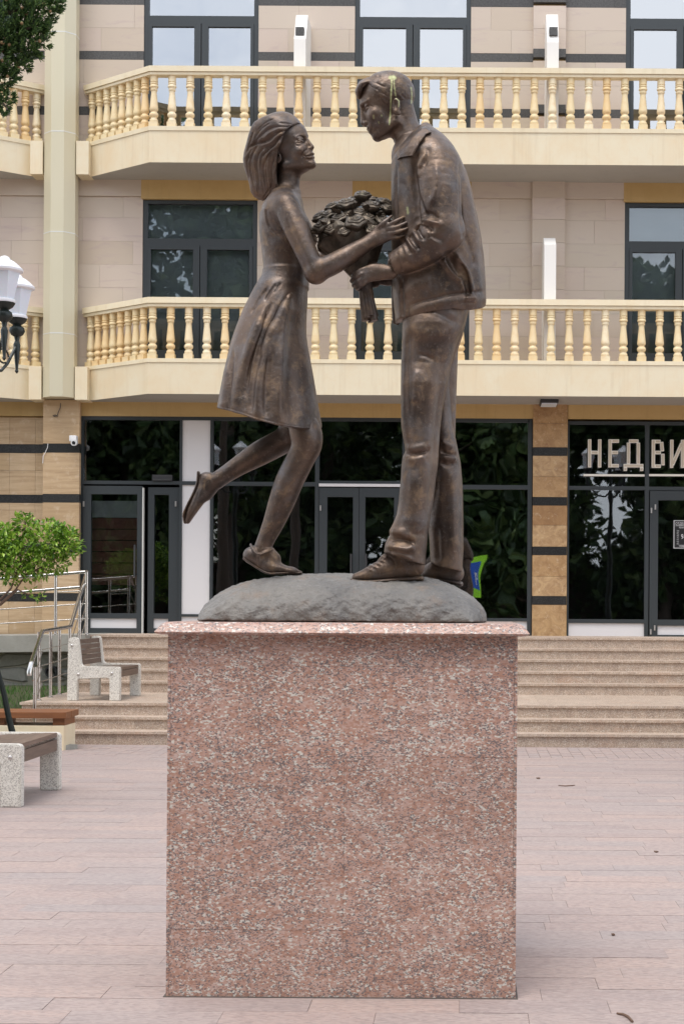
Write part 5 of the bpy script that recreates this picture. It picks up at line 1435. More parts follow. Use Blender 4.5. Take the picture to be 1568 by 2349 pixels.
# dress
skirt_rows = [(-22, 642, 970), (10, 636, 970), (60, 600, 970), (110, 570, 969), (170, 540, 968), (290, 482, 962), (420, 432, 958), (500, 404, 967), (560, 388, 977), (700, 358, 1004), (850, 328, 1030), (1000, 300, 1055), (1100, 290, 1072), (1180, 285, 1080)]
dz_, dl_, dr_ = outline(C3, skirt_rows)
dh_ = [.122, .125, .135, .148, .16, .182, .20, .208, .214, .228, .242, .256, .266, .272]
top_rows = [(985, 304, 672), (1000, 301, 682), (1060, 295, 714), (1120, 298, 742), (1160, 302, 757), (1185, 305, 755), (1230, 312, 728), (1300, 318, 698), (1380, 328, 685), (1450, 330, 683), (1530, 303, 682), (1560, 286, 682)]
uz_, ul_, ur_ = outline(C1, top_rows)
def f_dress(P):
    sk = loft(P, dz_, dl_, dr_, dh_, .01, 2.15)
    up = loft(P, uz_, ul_, ur_, [.166, .164, .156, .148, .146, .142, .136, .128, .122, .118, .122, .13], .01, 2.2)
    d = smin(sk, up, .02)
    # pleats fan out below the waist
    z = P[:, 2]; cx = np.interp(z, np.sort(dz_), ((np.array(dl_) + np.array(dr_)) / 2)[np.argsort(dz_)])
    an = np.arctan2(P[:, 1] - YS - .01, P[:, 0] - cx)
    am = np.interp(z, [C3(0, 1150)[2], C3(0, 560)[2], C3(0, 250)[2]], [.0075, .003, 0])
    d = d + (am * np.sin(an * 9 + .6) * (.6 + .4 * np.sin(an * 3 + 1))).astype(f32)
    # the hem: a tilted, slightly curved cut, hollow underneath
    hx = [C3(x, 0)[0] for x in (285, 400, 500, 600, 720, 850, 940, 1000, 1080)]; hz = [C3(0, y)[2] for y in (994, 1020, 1050, 1085, 1115, 1145, 1152, 1150, 1140)]
    fx_, fz_ = flat(P); cut = (np.interp(fx_, hx, hz) - fz_).astype(f32)
    inner = d + .014
    return np.maximum(np.maximum(d, cut), -np.maximum(inner, z - C3(0, 700)[2]).astype(f32))
ds = lambda pts, w, a, k='g': (smooth_line(line(C3, pts)), C3.r(w), C3.r(a), k)
dress_strokes = [
    ds([(672, 95), (625, 155), (590, 210), (548, 290)], 11, -30), ds([(738, 68), (690, 130), (655, 190)], 9, -22), ds([(832, 140), (775, 225), (715, 335), (655, 450), (600, 600)], 12, -42), ds([(850, 160), (795, 250), (735, 360), (680, 470)], 20, 8),
    ds([(702, 220), (655, 300), (618, 420), (575, 540), (530, 700), (505, 900)], 15, -46), ds([(660, 250), (610, 360), (570, 480), (520, 640)], 24, 10), ds([(770, 60), (720, 130)], 9, -12),
    ds([(415, 560), (402, 720), (392, 880), (384, 1010)], 14, -30), ds([(370, 700), (352, 860), (335, 1000)], 22, 16),
    ds([(640, 320), (580, 450), (510, 620), (455, 850), (430, 1020)], 42, 26), ds([(740, 330), (690, 480), (640, 640), (600, 850), (590, 1060)], 40, 24),
    ds([(830, 180), (790, 330), (775, 520), (765, 750), (755, 1100)], 46, 40), ds([(890, 260), (870, 500), (860, 750), (870, 1100)], 60, -26), ds([(960, 500), (985, 760), (1020, 1080)], 40, 14),
    ds([(620, 560), (560, 780), (540, 1040)], 26, -18), ds([(690, 600), (665, 820), (660, 1090)], 20, -14),
    (smooth_line(line(C1, [(352, 920), (358, 1000), (385, 1085), (430, 1140), (470, 1165)])), .006, -.0035), (smooth_line(line(C1, [(340, 920), (345, 1010), (372, 1095), (425, 1155)])), .005, .002),
    (line(C3, [(300, 988), (400, 1008), (500, 1038), (600, 1073), (720, 1103), (850, 1133), (940, 1140), (1070, 1130)]), .004, -.0025)]
lo = np.array((CD(488, 900)[0], YS - .31, CD(0, 990)[2])); hi = np.array((CD(745, 900)[0], YS + .33, CD(0, 488)[2]))
bronze('dress', f_dress, lo, hi, .0036, woman, 'bronze', dress_strokes, 1, 2.6)

# shoes
def shoe_n(P):
    c = C3; D = -.062
    d = chain(P, [c(555, 2105, D), c(600, 2130, D), c(680, 2185, D), c(770, 2205, D), (c(860, 2222, D))], [c.r(66), c.r(64), c.r(62), c.r(40), c.r(24)], [.82, .85, .9, 1.4, 1.9], .02)
    d = smin(d, chain(P, [c(640, 2060, D), c(720, 2130, D)], [c.r(62), c.r(52)], .85, .02), .02)
    d = smin(d, chain(P, [c(860, 2222, D), c(920, 2232, D)], [c.r(22), c.r(12)], 2.0, .01), .02)
    return d
sh_n = thing_part = None
def sole_n(P):
    c = C3; D = -.062
    return chain(P, [c(498, 2128, D), c(560, 2172, D), c(630, 2215, D), c(690, 2240, D), c(780, 2238, D), c(925, 2236, D)], [c.r(11)] * 5 + [c.r(9)], [4.2, 4.4, 4.4, 5.0, 5.4, 4.0], .004)
lo, hi = bbox([C3(480, 2000), C3(950, 2262)], .012); lo[1] = YS - .14; hi[1] = YS + .02
sn = bronze('shoe', shoe_n, lo, hi, .0036, woman, 'bronze', [(line(C3, [(555, 2010), (575, 2060), (600, 2110), (610, 2160), (605, 2205)]), .0045, .0055), (line(C3, [(600, 2105), (650, 2080), (705, 2068)]), .005, .0062), (line(C3, [(700, 2080), (770, 2150), (850, 2205)]), .006, -.002)])
bronze('sole', sole_n, lo, hi, .0036, sn, 'bronze')
b = MB(); b.tube([C3(x, y, q) for x, y, q in ((545, 2022, -.07), (556, 2045, -.094), (578, 2082, -.104), (603, 2108, -.108), (650, 2086, -.106), (690, 2068, -.094), (712, 2058, -.07), (714, 2056, -.045))], .0052, 8); b.build('strap', MT['bronze'], sn, auto=60)
b = MB(); p_ = C3(604, 2106, -.113); b.box(p_[0] - .008, p_[0] + .008, p_[1] - .004, p_[1] + .006, p_[2] - .009, p_[2] + .009, .002); b.build('buckle', MT['bronze'], sn)
def shoe_f(P):
    c = C3; D = .10
    d = chain(P, [c(215, 1545, D), c(205, 1600, D), c(150, 1690, D), c(100, 1780, D), c(72, 1845, D)], [c.r(68), c.r(66), c.r(52), c.r(38), c.r(24)], [.85, .9, 1.1, 1.5, 1.7], .02)
    return smin(d, chain(P, [c(275, 1555, D), c(215, 1640, D)], [c.r(62), c.r(50)], .9, .02), .02)
def sole_f(P):
    c = C3; D = .10
    return chain(P, [c(155, 1482, D), c(150, 1560, D), c(122, 1640, D), c(78, 1730, D), c(50, 1800, D), c(56, 1860, D)], [c.r(11), c.r(12), c.r(12), c.r(12), c.r(12), c.r(10)], [4.2, 4.2, 4.4, 5.0, 5.2, 3.6], .004)
lo, hi = bbox([C3(30, 1460), C3(345, 1885)], .012); lo[1] = YS + .02; hi[1] = YS + .19
sf_ = bronze('shoe', shoe_f, lo, hi, .0036, woman, 'bronze', [(line(C3, [(165, 1490), (168, 1580), (140, 1680), (95, 1790)]), .004, -.0025)])
bronze('sole', sole_f, lo, hi, .0036, sf_, 'bronze')

# ================================================================== the young man
man = thing('man_statue', tuple(at(930, 1338, YS)), 'bronze statue of a young man in jacket and trousers bending to the woman', 'statue')
man.location.z = ZC + .2
MH = Frame(HM, 800, 720, R(-20), -1, R(6), 0)
MQ = dict(cran=((55, 235, 0), (472, 395, 355)), face=((300, -70, 0), (250, 375, 258)),
    jaw=((105, -300, 212), (432, -372, 52)), jr=(80, 72), cheek=(385, -60, 188, 108, 105, 98), chin=((450, -375, 0), (76, 76, 95)),
    muzzle=((472, -222, 0), (92, 114, 128)), brow=((518, 206, 50), (420, 186, 216), 45), sock=(518, 106, 134, 76, 60, 92),
    nose=((538, 146, 0), (600, -78, 0), 30, 44), wing=(560, -112, 44, 48, 38, 36), eye=(424, 104, 132, 72),
    lips=((548, -202, 29, 22), (533, -263, 29, 26), 90), mouth=(548, -233), smile=-4, ear=(22, -92, 338, .35))
M_CUFF = HD(1085, 1225, -.20)
def f_mbody(P):
    d = head(P, MH, MQ, False)
    d = smin(d, chain(P, [HM(900, 830), HM(985, 1090), HM(1090, 1360), HM(1150, 1600)], [HM.r(255), HM.r(252), HM.r(285), HM.r(420)], [.92, .88, .95, 1.2], .03), .03)
    # trunk, arms and legs under the clothes, so that the body is one figure
    d = smin(d, chain(P, [C2(870, 850), C2(980, 1200), C2(1010, 1700), C2(900, 2150)], [C2.r(170), C2.r(230), C2.r(220), C2.r(180)], 1.15, .05), .05)
    for D, sx in ((-.20, 0), (.22, 0)):
        d = smin(d, chain(P, [C2(950, 860, D * .8), C2(1000, 1450, D), C2(640, 1700, D)], [C2.r(95), C2.r(80), C2.r(66)], 1.0, .03), .04)
    d = smin(d, chain(P, [C4(720, 150, -.10), C4(650, 1000, -.11), C4(590, 1850, -.115)], [C4.r(130), C4.r(90), C4.r(62)], 1.0, .03), .04)
    d = smin(d, chain(P, [C4(800, 150, .10), C4(800, 1000, .11), C4(820, 1900, .115)], [C4.r(120), C4.r(90), C4.r(62)], 1.0, .03), .04)
    # near hand closed round the wrapped stems
    D = -.20
    h_ = chain(P, [HD(1130, 1215, D), HD(1010, 1210, D), HD(890, 1215, D - .008), HD(800, 1240, D - .012)], [HD.r(92), HD.r(108), HD.r(118), HD.r(105)], [.85, .55, .42, .4], .014)
    h_ = fingers(P, h_, HD, 1, [
        (((850, 1150, D - .006), (740, 1180, D - .022), (640, 1230, D + .002), (598, 1262, D + .045), (618, 1275, D + .085)), 36, 27),
        (((840, 1200, D - .008), (720, 1245, D - .026), (630, 1295, D + .0), (590, 1330, D + .045), (615, 1345, D + .085)), 38, 28),
        (((830, 1255, D - .008), (720, 1315, D - .024), (650, 1362, D + .002), (615, 1392, D + .045), (640, 1405, D + .08)), 37, 28),
        (((830, 1310, D - .004), (740, 1372, D - .018), (690, 1412, D + .004), (660, 1436, D + .04), (680, 1446, D + .07)), 34, 25),
        (((960, 1150, D + .02), (880, 1095, D + .05), (800, 1080, D + .085)), 42, 28)], .007)
    d = smin(d, h_, .012)
    # far hand under the bouquet
    h2 = chain(P, [HD(1130, 1330, .10), HD(1030, 1330, .09), HD(900, 1310, .06)], [HD.r(70), HD.r(66), HD.r(56)], [.8, .6, .6], .01)
    h2 = fingers(P, h2, HD, 1, [(((930, 1270 + 40 * k, .07), (840, 1290 + 40 * k, .04), (790, 1320 + 40 * k, -.02)), 30, 22) for k in range(4)], .007)
    return smin(d, h2, .012)
mdrips = [([HM(748, 190), HM(752, 300), HM(745, 420), HM(740, 560), HM(735, 700), HM(725, 880), HM(712, 1010)], HM.r(12), .95), ([HM(790, 200), HM(792, 320), HM(808, 430), HM(822, 520)], HM.r(11), .7),
    ([HM(735, 200), HM(770, 195), HM(810, 205)], HM.r(34), .9), ([HM(1085, 370), HM(1098, 470), HM(1095, 560), HM(1090, 640)], HM.r(14), .55), ([HM(440, 850), HM(445, 905)], HM.r(16), .45), ([HM(580, 850), HM(582, 862)], HM.r(16), .4), ([HM(530, 960), HM(533, 985)], HM.r(12), .4),
    ([HM(830, 560), HM(880, 600), HM(872, 700)], HM.r(9), .6), ([HM(1190, 1110), HM(1110, 1190)], HM.r(16), .5)]
lo = (CD(800, 500)[0], YS - .27, ZC + .18); hi = (CD(1090, 500)[0], YS + .30, CD(0, 158)[2])
bronze('body', f_mbody, lo, hi, .0042, man, 'bronze', [
    (smooth_line(line(HM, [(330, 690), (380, 680), (430, 700)])), HM.r(12), -HM.r(14)), (smooth_line(line(HM, [(400, 1000), (420, 1060), (415, 1110)])), HM.r(16), -HM.r(10)),
    (line(HM, [(560, 1250), (680, 1150), (760, 1020)]), HM.r(40), HM.r(10)), (line(HM, [(860, 880), (960, 1100), (950, 1380)]), HM.r(60), HM.r(16))], 1, drips=mdrips, fine=(HM(0, 1310)[2], HM(150, 1350) - np.array((0, .14, 0)), HM(1330, 60) + np.array((0, .14, 0)), .0022))
# short hair
mhair2 = [HM(x, y) for x, y in ((160, 575), (120, 430), (190, 250), (480, 60), (800, 40), (1120, 180), (1260, 500), (1210, 690), (1105, 770), (1000, 790), (905, 740), (890, 600), (870, 555), (770, 545), (735, 600), (728, 670), (680, 690), (600, 640), (540, 560), (480, 480), (420, 400), (345, 300), (260, 380), (235, 480), (205, 580))]
def f_mhair(P):
    d = MH.e(P, (55, 240, 0), (490, 412, 368))
    d = smin(d, MH.e(P, (395, 470, 0), (215, 135, 262), -.25), 60 * MH.u)
    d = smin(d, MH.e(P, (488, 420, -10), (80, 125, 235), .25), 60 * MH.u)
    d = smin(d, MH.c(P, (478, 465, -90), (538, 385, -60), 50, 42), 40 * MH.u)
    d = d + MH.u * 4.5 * np.sin(P[:, 0] * 210 + 3 * np.sin(P[:, 2] * 160)) * np.sin(P[:, 2] * 190 + 2 * np.sin(P[:, 1] * 120)).astype(f32)
    return smax(d, poly2(P, mhair2), 55 * MH.u)
lo, hi = bbox(mhair2, .0); lo[1] = YS - .13; hi[1] = YS + .13
hm = lambda pts, w, a: (smooth_line(line(HM, pts)), HM.r(w), HM.r(a))
bronze('hair', f_mhair, lo, hi, .0036, man, 'bronze', [hm([(350, 300), (270, 340), (225, 440), (200, 560)], 22, -24), hm([(340, 330), (400, 370), (480, 390), (560, 440)], 14, -10), hm([(480, 280), (560, 330), (650, 360)], 14, -12),
    hm([(560, 540), (640, 560), (720, 640)], 12, -10), hm([(520, 450), (600, 470), (680, 520)], 12, -10), hm([(260, 260), (420, 200), (560, 180)], 18, -8), hm([(900, 480), (980, 560), (1000, 680)], 14, -8), hm([(160, 420), (200, 320), (280, 270)], 16, 10)], 1,
    drips=mdrips)

# jacket
jk = [(560, 800, 905), (600, 750, 930), (680, 690, 1015), (770, 622, 1095), (850, 572, 1150), (900, 556, 1172), (960, 553, 1200), (1060, 553, 1230), (1180, 554, 1255), (1320, 555, 1290), (1480, 555, 1320), (1650, 556, 1345), (1800, 560, 1356), (1900, 562, 1362), (2050, 570, 1365), (2092, 575, 1350), (2240, 590, 1320)]
jz, jl, jr = outline(C2, jk)
jh = [.10, .13, .19, .232, .246, .250, .252, .250, .246, .240, .232, .228, .226, .226, .224, .222, .215]
SLV = [C2(955, 880, -.185), C2(958, 1060, -.225), C2(975, 1260, -.25), C2(1010, 1440, -.26)]
FOR = [C2(1010, 1440, -.26), C2(890, 1540, -.255), C2(740, 1640, -.235), C2(590, 1715, -.205)]
def f_jacket(P):
    d = loft(P, jz, jl, jr, jh, .005, [2.0, 2.2, 2.4, 2.5, 2.6] + [2.7] * 12)
    d = smin(d, chain(P, [C2(900, 735, -.05), C2(925, 800, -.13), C2(940, 850, -.18)], [C2.r(130), C2.r(140), C2.r(150)], 1.0, .04), .05)
    arm = chain(P, SLV, [C2.r(r) for r in (178, 186, 172, 152)], [1, .86, .8, .85], .03)
    arm = smin(arm, chain(P, FOR, [C2.r(r) for r in (158, 150, 124, 98)], [.85, .85, .85, .9], .03), .03)
    d = smin(d, arm, .016)
    far = chain(P, [C2(930, 900, .20), C2(980, 1180, .25), C2(990, 1440, .26)], [C2.r(r) for r in (170, 175, 150)], .85, .03)
    far = smin(far, chain(P, [C2(990, 1440, .26), C2(780, 1650, .22), C2(600, 1740, .16)], [C2.r(r) for r in (150, 118, 95)], .9, .03), .03)
    d = smin(d, far, .016)
    # the hem, higher at the back; open neck; open at the wrists
    hx = [C2(x, 0)[0] for x in (540, 640, 700, 780, 900, 1100, 1230, 1345, 1375)]; hz = [C2(0, y)[2] for y in (2235, 2225, 2205, 2170, 2128, 2096, 2112, 2092, 2070)]
    fx_, fz_ = flat(P); d = np.maximum(d, (np.interp(fx_, hx, hz) - fz_).astype(f32))
    d = smax(d, -capsule(P, C2(580, 1720, -.204), C2(470, 1775, -.19), C2.r(78), C2.r(78)), .004)
    d = np.maximum(d, -np.maximum(capsule(P, C2(660, 1678, -.222), C2(470, 1775, -.19), C2.r(150), C2.r(150)), above(P, C2(566, 1722, -.2), C2(566, 1722, -.2) * 0 + (C2(480, 1765, -.18) - C2(600, 1712, -.2)) * -1)))
    return d
js = lambda pts, w, a, k='g': (smooth_line(line(C2, pts)), C2.r(w), C2.r(a), k)
jacket_strokes = [
    # armhole seam, crease between sleeve and back
    js([(790, 760), (762, 840), (752, 940), (757, 1050), (775, 1150), (812, 1250), (835, 1300)], 22, -36), js([(815, 780), (800, 880), (790, 980)], 26, 16), js([(1138, 880), (1142, 1000), (1146, 1150), (1150, 1300), (1158, 1440)], 14, -26),
    # folds inside the elbow
    js([(825, 1305), (880, 1290), (925, 1310), (960, 1335)], 19, -62), js([(815, 1345), (870, 1352), (930, 1372), (975, 1380)], 18, 34), js([(830, 1390), (880, 1405), (910, 1440)], 18, -30), js([(770, 1400), (820, 1375), (880, 1400)], 20, 20),
    js([(775, 1425), (800, 1470), (835, 1510)], 16, -26), js([(745, 1440), (770, 1490), (800, 1545)], 18, 26), js([(690, 1505), (720, 1555), (760, 1610)], 16, 28), js([(710, 1480), (745, 1540), (790, 1600)], 15, -22), js([(660, 1530), (690, 1590), (720, 1640)], 14, -18),
    js([(990, 1590), (900, 1500), (850, 1440)], 30, 14), js([(880, 1470), (930, 1500), (1000, 1510)], 22, -12), js([(640, 1560), (655, 1640), (690, 1720)], 16, -12),
    # ridge down the sleeve, lumps at the shoulder
    js([(935, 880), (945, 1000), (930, 1120), (880, 1220)], 26, 22), js([(780, 900), (860, 760)], 24, 14), js([(870, 720), (860, 800), (830, 880)], 20, -12),
    # body folds under the arm
    js([(1105, 1640), (1140, 1700), (1190, 1780), (1220, 1880), (1238, 2000)], 26, 36), js([(1140, 1720), (1180, 1800), (1205, 1900), (1215, 1990)], 22, -62), js([(980, 1640), (1040, 1760), (1110, 1830), (1150, 1865)], 24, 34), js([(1040, 1640), (1090, 1740), (1150, 1830)], 26, -26),
    js([(1150, 1880), (1180, 1990)], 14, 20), js([(1200, 1000), (1250, 1300), (1290, 1600)], 40, 14), js([(1170, 1450), (1230, 1600), (1270, 1750)], 26, -14), js([(1250, 1600), (1290, 1800), (1310, 1950)], 30, 12),
    js([(640, 1980), (760, 1900), (900, 1880)], 60, 16),
    # waistband and its tab
    js([(690, 2095), (780, 2050), (900, 2025), (1020, 1990), (1130, 1975), (1230, 1968), (1340, 1960)], 14, -26), js([(700, 2140), (800, 2105), (920, 2070), (1050, 2045), (1200, 2040), (1330, 2030)], 44, 18),
    js([(1180, 2018), (1270, 2014)], 24, 30), js([(1160, 1985), (1280, 1985)], 8, -16), js([(1160, 2052), (1270, 2056)], 8, -14), js([(690, 2200), (690, 2095)], 10, -10),
    # front edge and placket
    js([(600, 900), (598, 1200), (600, 1500)], 10, -9), js([(640, 1850), (640, 2000), (650, 2200)], 12, -16), js([(570, 930), (568, 1300)], 14, 8), js([(640, 1000), (720, 1180), (800, 1300)], 36, -10),
    # cuff
    js([(604, 1620), (618, 1700), (640, 1800)], 8, -14)]
lo = (CD(885, 500)[0], YS - .345, CD(0, 748)[2]); hi = (CD(1122, 500)[0], YS + .36, CD(0, 285)[2])
jo = bronze('jacket', f_jacket, lo, hi, .0045, man, 'bronze', jacket_strokes, 1, 2.6, drips=[([C2(690, 1240), C2(695, 1290)], C2.r(10), .5)])
# collar: a folded band lying on the shoulders
col_pts = [(850, 540), (900, 592), (850, 610), (790, 690), (735, 800), (690, 900), (672, 910), (598, 850), (625, 780), (690, 690), (760, 600), (810, 550)]
def f_collar(P):
    near = np.maximum(pillow(P, [C2(*p) for p in col_pts], .30, .008), 0 * P[:, 0])
    body = loft(P, jz, jl, jr, jh, .005, [2.0, 2.2, 2.4, 2.5, 2.6] + [2.7] * 12)
    body = smin(body, chain(P, [C2(900, 735, -.05), C2(925, 800, -.13), C2(940, 850, -.18)], [C2.r(130), C2.r(140), C2.r(150)], 1.0, .04), .05)
    neck = chain(P, [C2(862, 545), C2(770, 720), C2(700, 850)], [C2.r(138), C2.r(140), C2.r(118)], [1.0, 1.05, 1.15], .02)
    d = smax(smin(body, neck, .03) - .009, poly2(P, [C2(*p) for p in col_pts]), .006)
    return d
lo, hi = bbox([C2(585, 530), C2(915, 920)], .01); lo[1] = YS - .31; hi[1] = YS + .31
bronze('collar', f_collar, lo, hi, .0038, jo, 'bronze', [js([(690, 890), (735, 795), (790, 690), (845, 612)], 12, 9), js([(605, 850), (670, 900)], 10, 9)], 1, 2.6)
# the open far front of the jacket hanging lower
flap = [C4(x, y) for x, y in ((445, 0), (460, -120), (520, -60), (540, 80), (530, 215), (505, 245), (492, 262), (455, 246), (448, 130))]
lo, hi = bbox(flap, .015); lo[1] = YS + .0; hi[1] = YS + .14
bronze('jacket_flap', lambda P: pillow(P, flap, .02, .012, .06), lo, hi, .0042, jo, 'bronze')

# trousers
tn = [(120, 520, 985), (200, 527, 968), (300, 527, 935), (420, 524, 890), (560, 518, 860), (700, 518, 832), (850, 519, 803), (980, 521, 787), (1060, 534, 781), (1110, 546, 778), (1150, 548, 776), (1190, 530, 775), (1250, 523, 770), (1330, 519, 758), (1420, 510, 748), (1500, 502, 736), (1580, 490, 722), (1640, 466, 714), (1690, 440, 706), (1720, 444, 702), (1745, 428, 700), (1775, 414, 697), (1840, 402, 690), (1930, 400, 684)]
az, al, ar = outline(C4, tn)
ah = [.18, .165, .15, .135, .125, .118, .112, .108, .105, .102, .100, .104, .106, .105, .103, .102, .102, .104, .106, .100, .106, .108, .108, .108]
tf = [(120, 620, 985), (300, 640, 940), (420, 640, 900), (560, 640, 862), (700, 640, 861), (850, 640, 866), (930, 645, 871), (1000, 650, 884), (1080, 655, 901), (1200, 660, 925), (1300, 668, 934), (1400, 680, 940), (1600, 696, 943), (1800, 708, 944), (1960, 716, 936), (2000, 718, 935)]
bz, bl2, br = outline(C4, tf)
bh = [.16, .15, .13, .12, .113, .108, .105, .104, .102, .102, .101, .101, .101, .102, .102, .102]
def f_trousers(P):
    n_ = loft(P, az, al, ar, ah, [-.03, -.05] + [-.075] * 3 + [-.10] * 19, 2.3)
    hx = [C4(x, 0)[0] for x in (395, 405, 480, 560, 660, 700)]; hz = [C4(0, y)[2] for y in (1830, 1836, 1852, 1888, 1914, 1925)]
    n_ = np.maximum(n_, (np.interp(P[:, 0], hx, hz) - P[:, 2]).astype(f32))
    f_ = loft(P, bz, bl2, br, bh, [.05, .07, .085] + [.11] * 13, 2.3)
    hx = [C4(x, 0)[0] for x in (700, 720, 800, 940)]; hz = [C4(0, y)[2] for y in (1885, 1890, 1930, 1956)]
    f_ = np.maximum(f_, (np.interp(P[:, 0], hx, hz) - P[:, 2]).astype(f32))
    return smin(n_, f_, .02)
ts = lambda pts, w, a, k='g': (smooth_line(line(C4, pts)), C4.r(w), C4.r(a), k)
tr_strokes = [
    ts([(545, 1140), (600, 1150), (660, 1142), (720, 1120)], 16, -17), ts([(560, 1105), (620, 1110), (690, 1095)], 26, 15), ts([(560, 1185), (620, 1190), (680, 1170)], 26, 14),
    ts([(790, 1120), (830, 1150), (870, 1160), (900, 1150)], 13, -16), ts([(785, 1060), (825, 1085), (870, 1110)], 20, 15), ts([(790, 1200), (830, 1225), (880, 1215)], 18, -14), ts([(785, 1170), (840, 1180), (890, 1190)], 16, 20),
    ts([(430, 1745), (480, 1735), (550, 1745), (600, 1775)], 20, -40), ts([(420, 1790), (490, 1800), (560, 1810), (600, 1790)], 22, 34), ts([(450, 1690), (520, 1695), (580, 1720)], 24, 18), ts([(440, 1840), (520, 1850), (590, 1880)], 14, 12),
    ts([(800, 500), (790, 760), (770, 980), (750, 1300), (725, 1560)], 40, -22), ts([(620, 560), (610, 800)], 34, 14), ts([(560, 250), (640, 300), (720, 320), (840, 300)], 50, 14), ts([(640, 460), (700, 475), (740, 500)], 14, -12), ts([(560, 330), (555, 600), (560, 900)], 20, -10),
    ts([(600, 1260), (600, 1500), (580, 1640)], 60, 14), ts([(860, 1250), (870, 1500), (880, 1850)], 34, 16), ts([(760, 1650), (770, 1900)], 26, -14), ts([(600, 140), (760, 170), (900, 250)], 26, -16)]
lo = (CD(876, 500)[0], YS - .24, CD(0, 1314)[2]); hi = (CD(1082, 500)[0], YS + .26, CD(0, 702)[2])
bronze('trousers', f_trousers, lo, hi, .0045, man, 'bronze', tr_strokes, 1, 2.4)
# shoes
def mshoe(n_):
    c = C4; D = -.105 if n_ else .115
    if n_:
        up = [((595, 1925), 82, .66), ((520, 1930), 84, .64), ((430, 1945), 80, .70), ((335, 1972), 62, .92), ((255, 1996), 44, 1.28), ((208, 2006), 34, 1.45)]
        tongue = [((530, 1845), 86, .6), ((420, 1892), 56, .7)]
        so = [((655, 2012), 18), ((560, 2018), 18), ((450, 2024), 17), ((340, 2032), 14), ((240, 2030), 12), ((172, 2020), 10)]
        sk_ = [2.9, 2.9, 3.2, 4.4, 5.2, 4.6]
    else:
        up = [((880, 1975), 70, .72), ((800, 1965), 72, .72), ((730, 1960), 62, .85), ((690, 1975), 40, 1.2)]
        tongue = [((850, 1900), 84, .6), ((780, 1920), 60, .7)]
        so = [((925, 2050), 18), ((850, 2034), 18), ((770, 2018), 16), ((700, 2010), 14), ((670, 2008), 10)]
        sk_ = [2.9, 2.9, 3.4, 4.2, 4.6]
    def fu(P):
        d = chain(P, [c(*p, D) for p, r, k in up], [c.r(r) for p, r, k in up], [k for p, r, k in up], .02)
        d = smin(d, chain(P, [c(*p, D) for p, r, k in tongue], [c.r(r) for p, r, k in tongue], [k for p, r, k in tongue], .02), .02)
        if n_: d = smax(d, -above(P, c(560, 2014, D), np.array((-.02, 0, 1.0))), .004)
        return d
    def fs(P): return chain(P, [c(*p, D) for p, r in so], [c.r(r) for p, r in so], sk_, .003)
    st = []
    if n_:
        for k in range(5):
            x, y = 385 - 26 * k, 1856 + 21 * k
            st += [(line(c, [(x - 12, y + 2), (x + 40, y + 22)]), .0032, .0045), (line(c, [(x + 34, y + 4), (x - 2, y + 26)]), .0028, .003)]
        st += [(smooth_line(line(c, [(420, 1850), (470, 1900), (450, 1960), (330, 1990)])), .004, -.002), (line(c, [(600, 1930), (650, 1990)]), .004, -.002)]
    pts = [c(150, 1780), c(690, 2062)] if n_ else [c(640, 1820), c(950, 2085)]
    lo, hi = bbox(pts, .012); lo[1] = YS + D - .10; hi[1] = YS + D + .10
    s_ = bronze('shoe', fu, lo, hi, .0038, man, 'bronze', st)
    bronze('sole', fs, lo, hi, .0038, s_, 'bronze')
mshoe(True); mshoe(False)

# ================================================================== the bouquet
bq = thing('bouquet', tuple(at(840, 640, YS - .04)), 'dark bronze bouquet of roses in a paper wrap held between the couple', 'bouquet')
BT, BN, BE = Vector(HD(605, 720, -.06)), Vector(HD(762, 1340, -.105)), Vector(HD(845, 1850, -.10))
ax = (BT - BN).normalized()
b = MB(); ns, nr = 56, 12; u = ax.orthogonal().normalized(); w = ax.cross(u); vs_ = []
RT, RN = HD.r(500), HD.r(112)
sq = lambda v_: Vector((v_.x, v_.y * .76, v_.z))     # the bunch is flatter in depth than it is wide
for i in range(nr + 1):
    t = i / nr; c = BN.lerp(BT, t); r = RN + (RT - RN) * (t ** 1.08)
    for k in range(ns):
        a = 2 * math.pi * k / ns
        rr_ = r * (1 + t * t * (.05 * math.sin(7 * a + 1) + .035 * math.sin(13 * a)) + .03 * t * math.sin(5 * a + 3 * t))
        vs_.append(c + sq((u * math.cos(a) + w * math.sin(a)) * rr_) + ax * (t ** 6) * .02 * math.sin(9 * a + .5))
fs_ = [(i * ns + k, i * ns + (k + 1) % ns, (i + 1) * ns + (k + 1) % ns, (i + 1) * ns + k) for i in range(nr) for k in range(ns)]
vs_.append(BT - ax * .05); fs_ += [(nr * ns + k, nr * ns + (k + 1) % ns, len(vs_) - 1) for k in range(ns)]
b.add(vs_, fs_); b.build('paper_wrap', MT['bronze_dark'], bq, smooth=True)
b = MB(); d_ = (BE - BN); pv_ = []
for k in range(9):
    a = 2 * math.pi * k / 9; e = HD.r(62) if k else 0
    o1 = Vector((math.cos(a), math.sin(a) * 1.0, 0)) * e
    s_ = MB(); s_.tube([BN + o1 * .8 + Vector((0, 0, .01)), BN + d_ * .5 + o1 * .95, BE + o1 * 1.15 + Vector((0, 0, .012 * math.sin(k * 2.1)))], [HD.r(52), HD.r(50), HD.r(54)], 10)
    s_.build('stem', MT['bronze'], bq, auto=50)
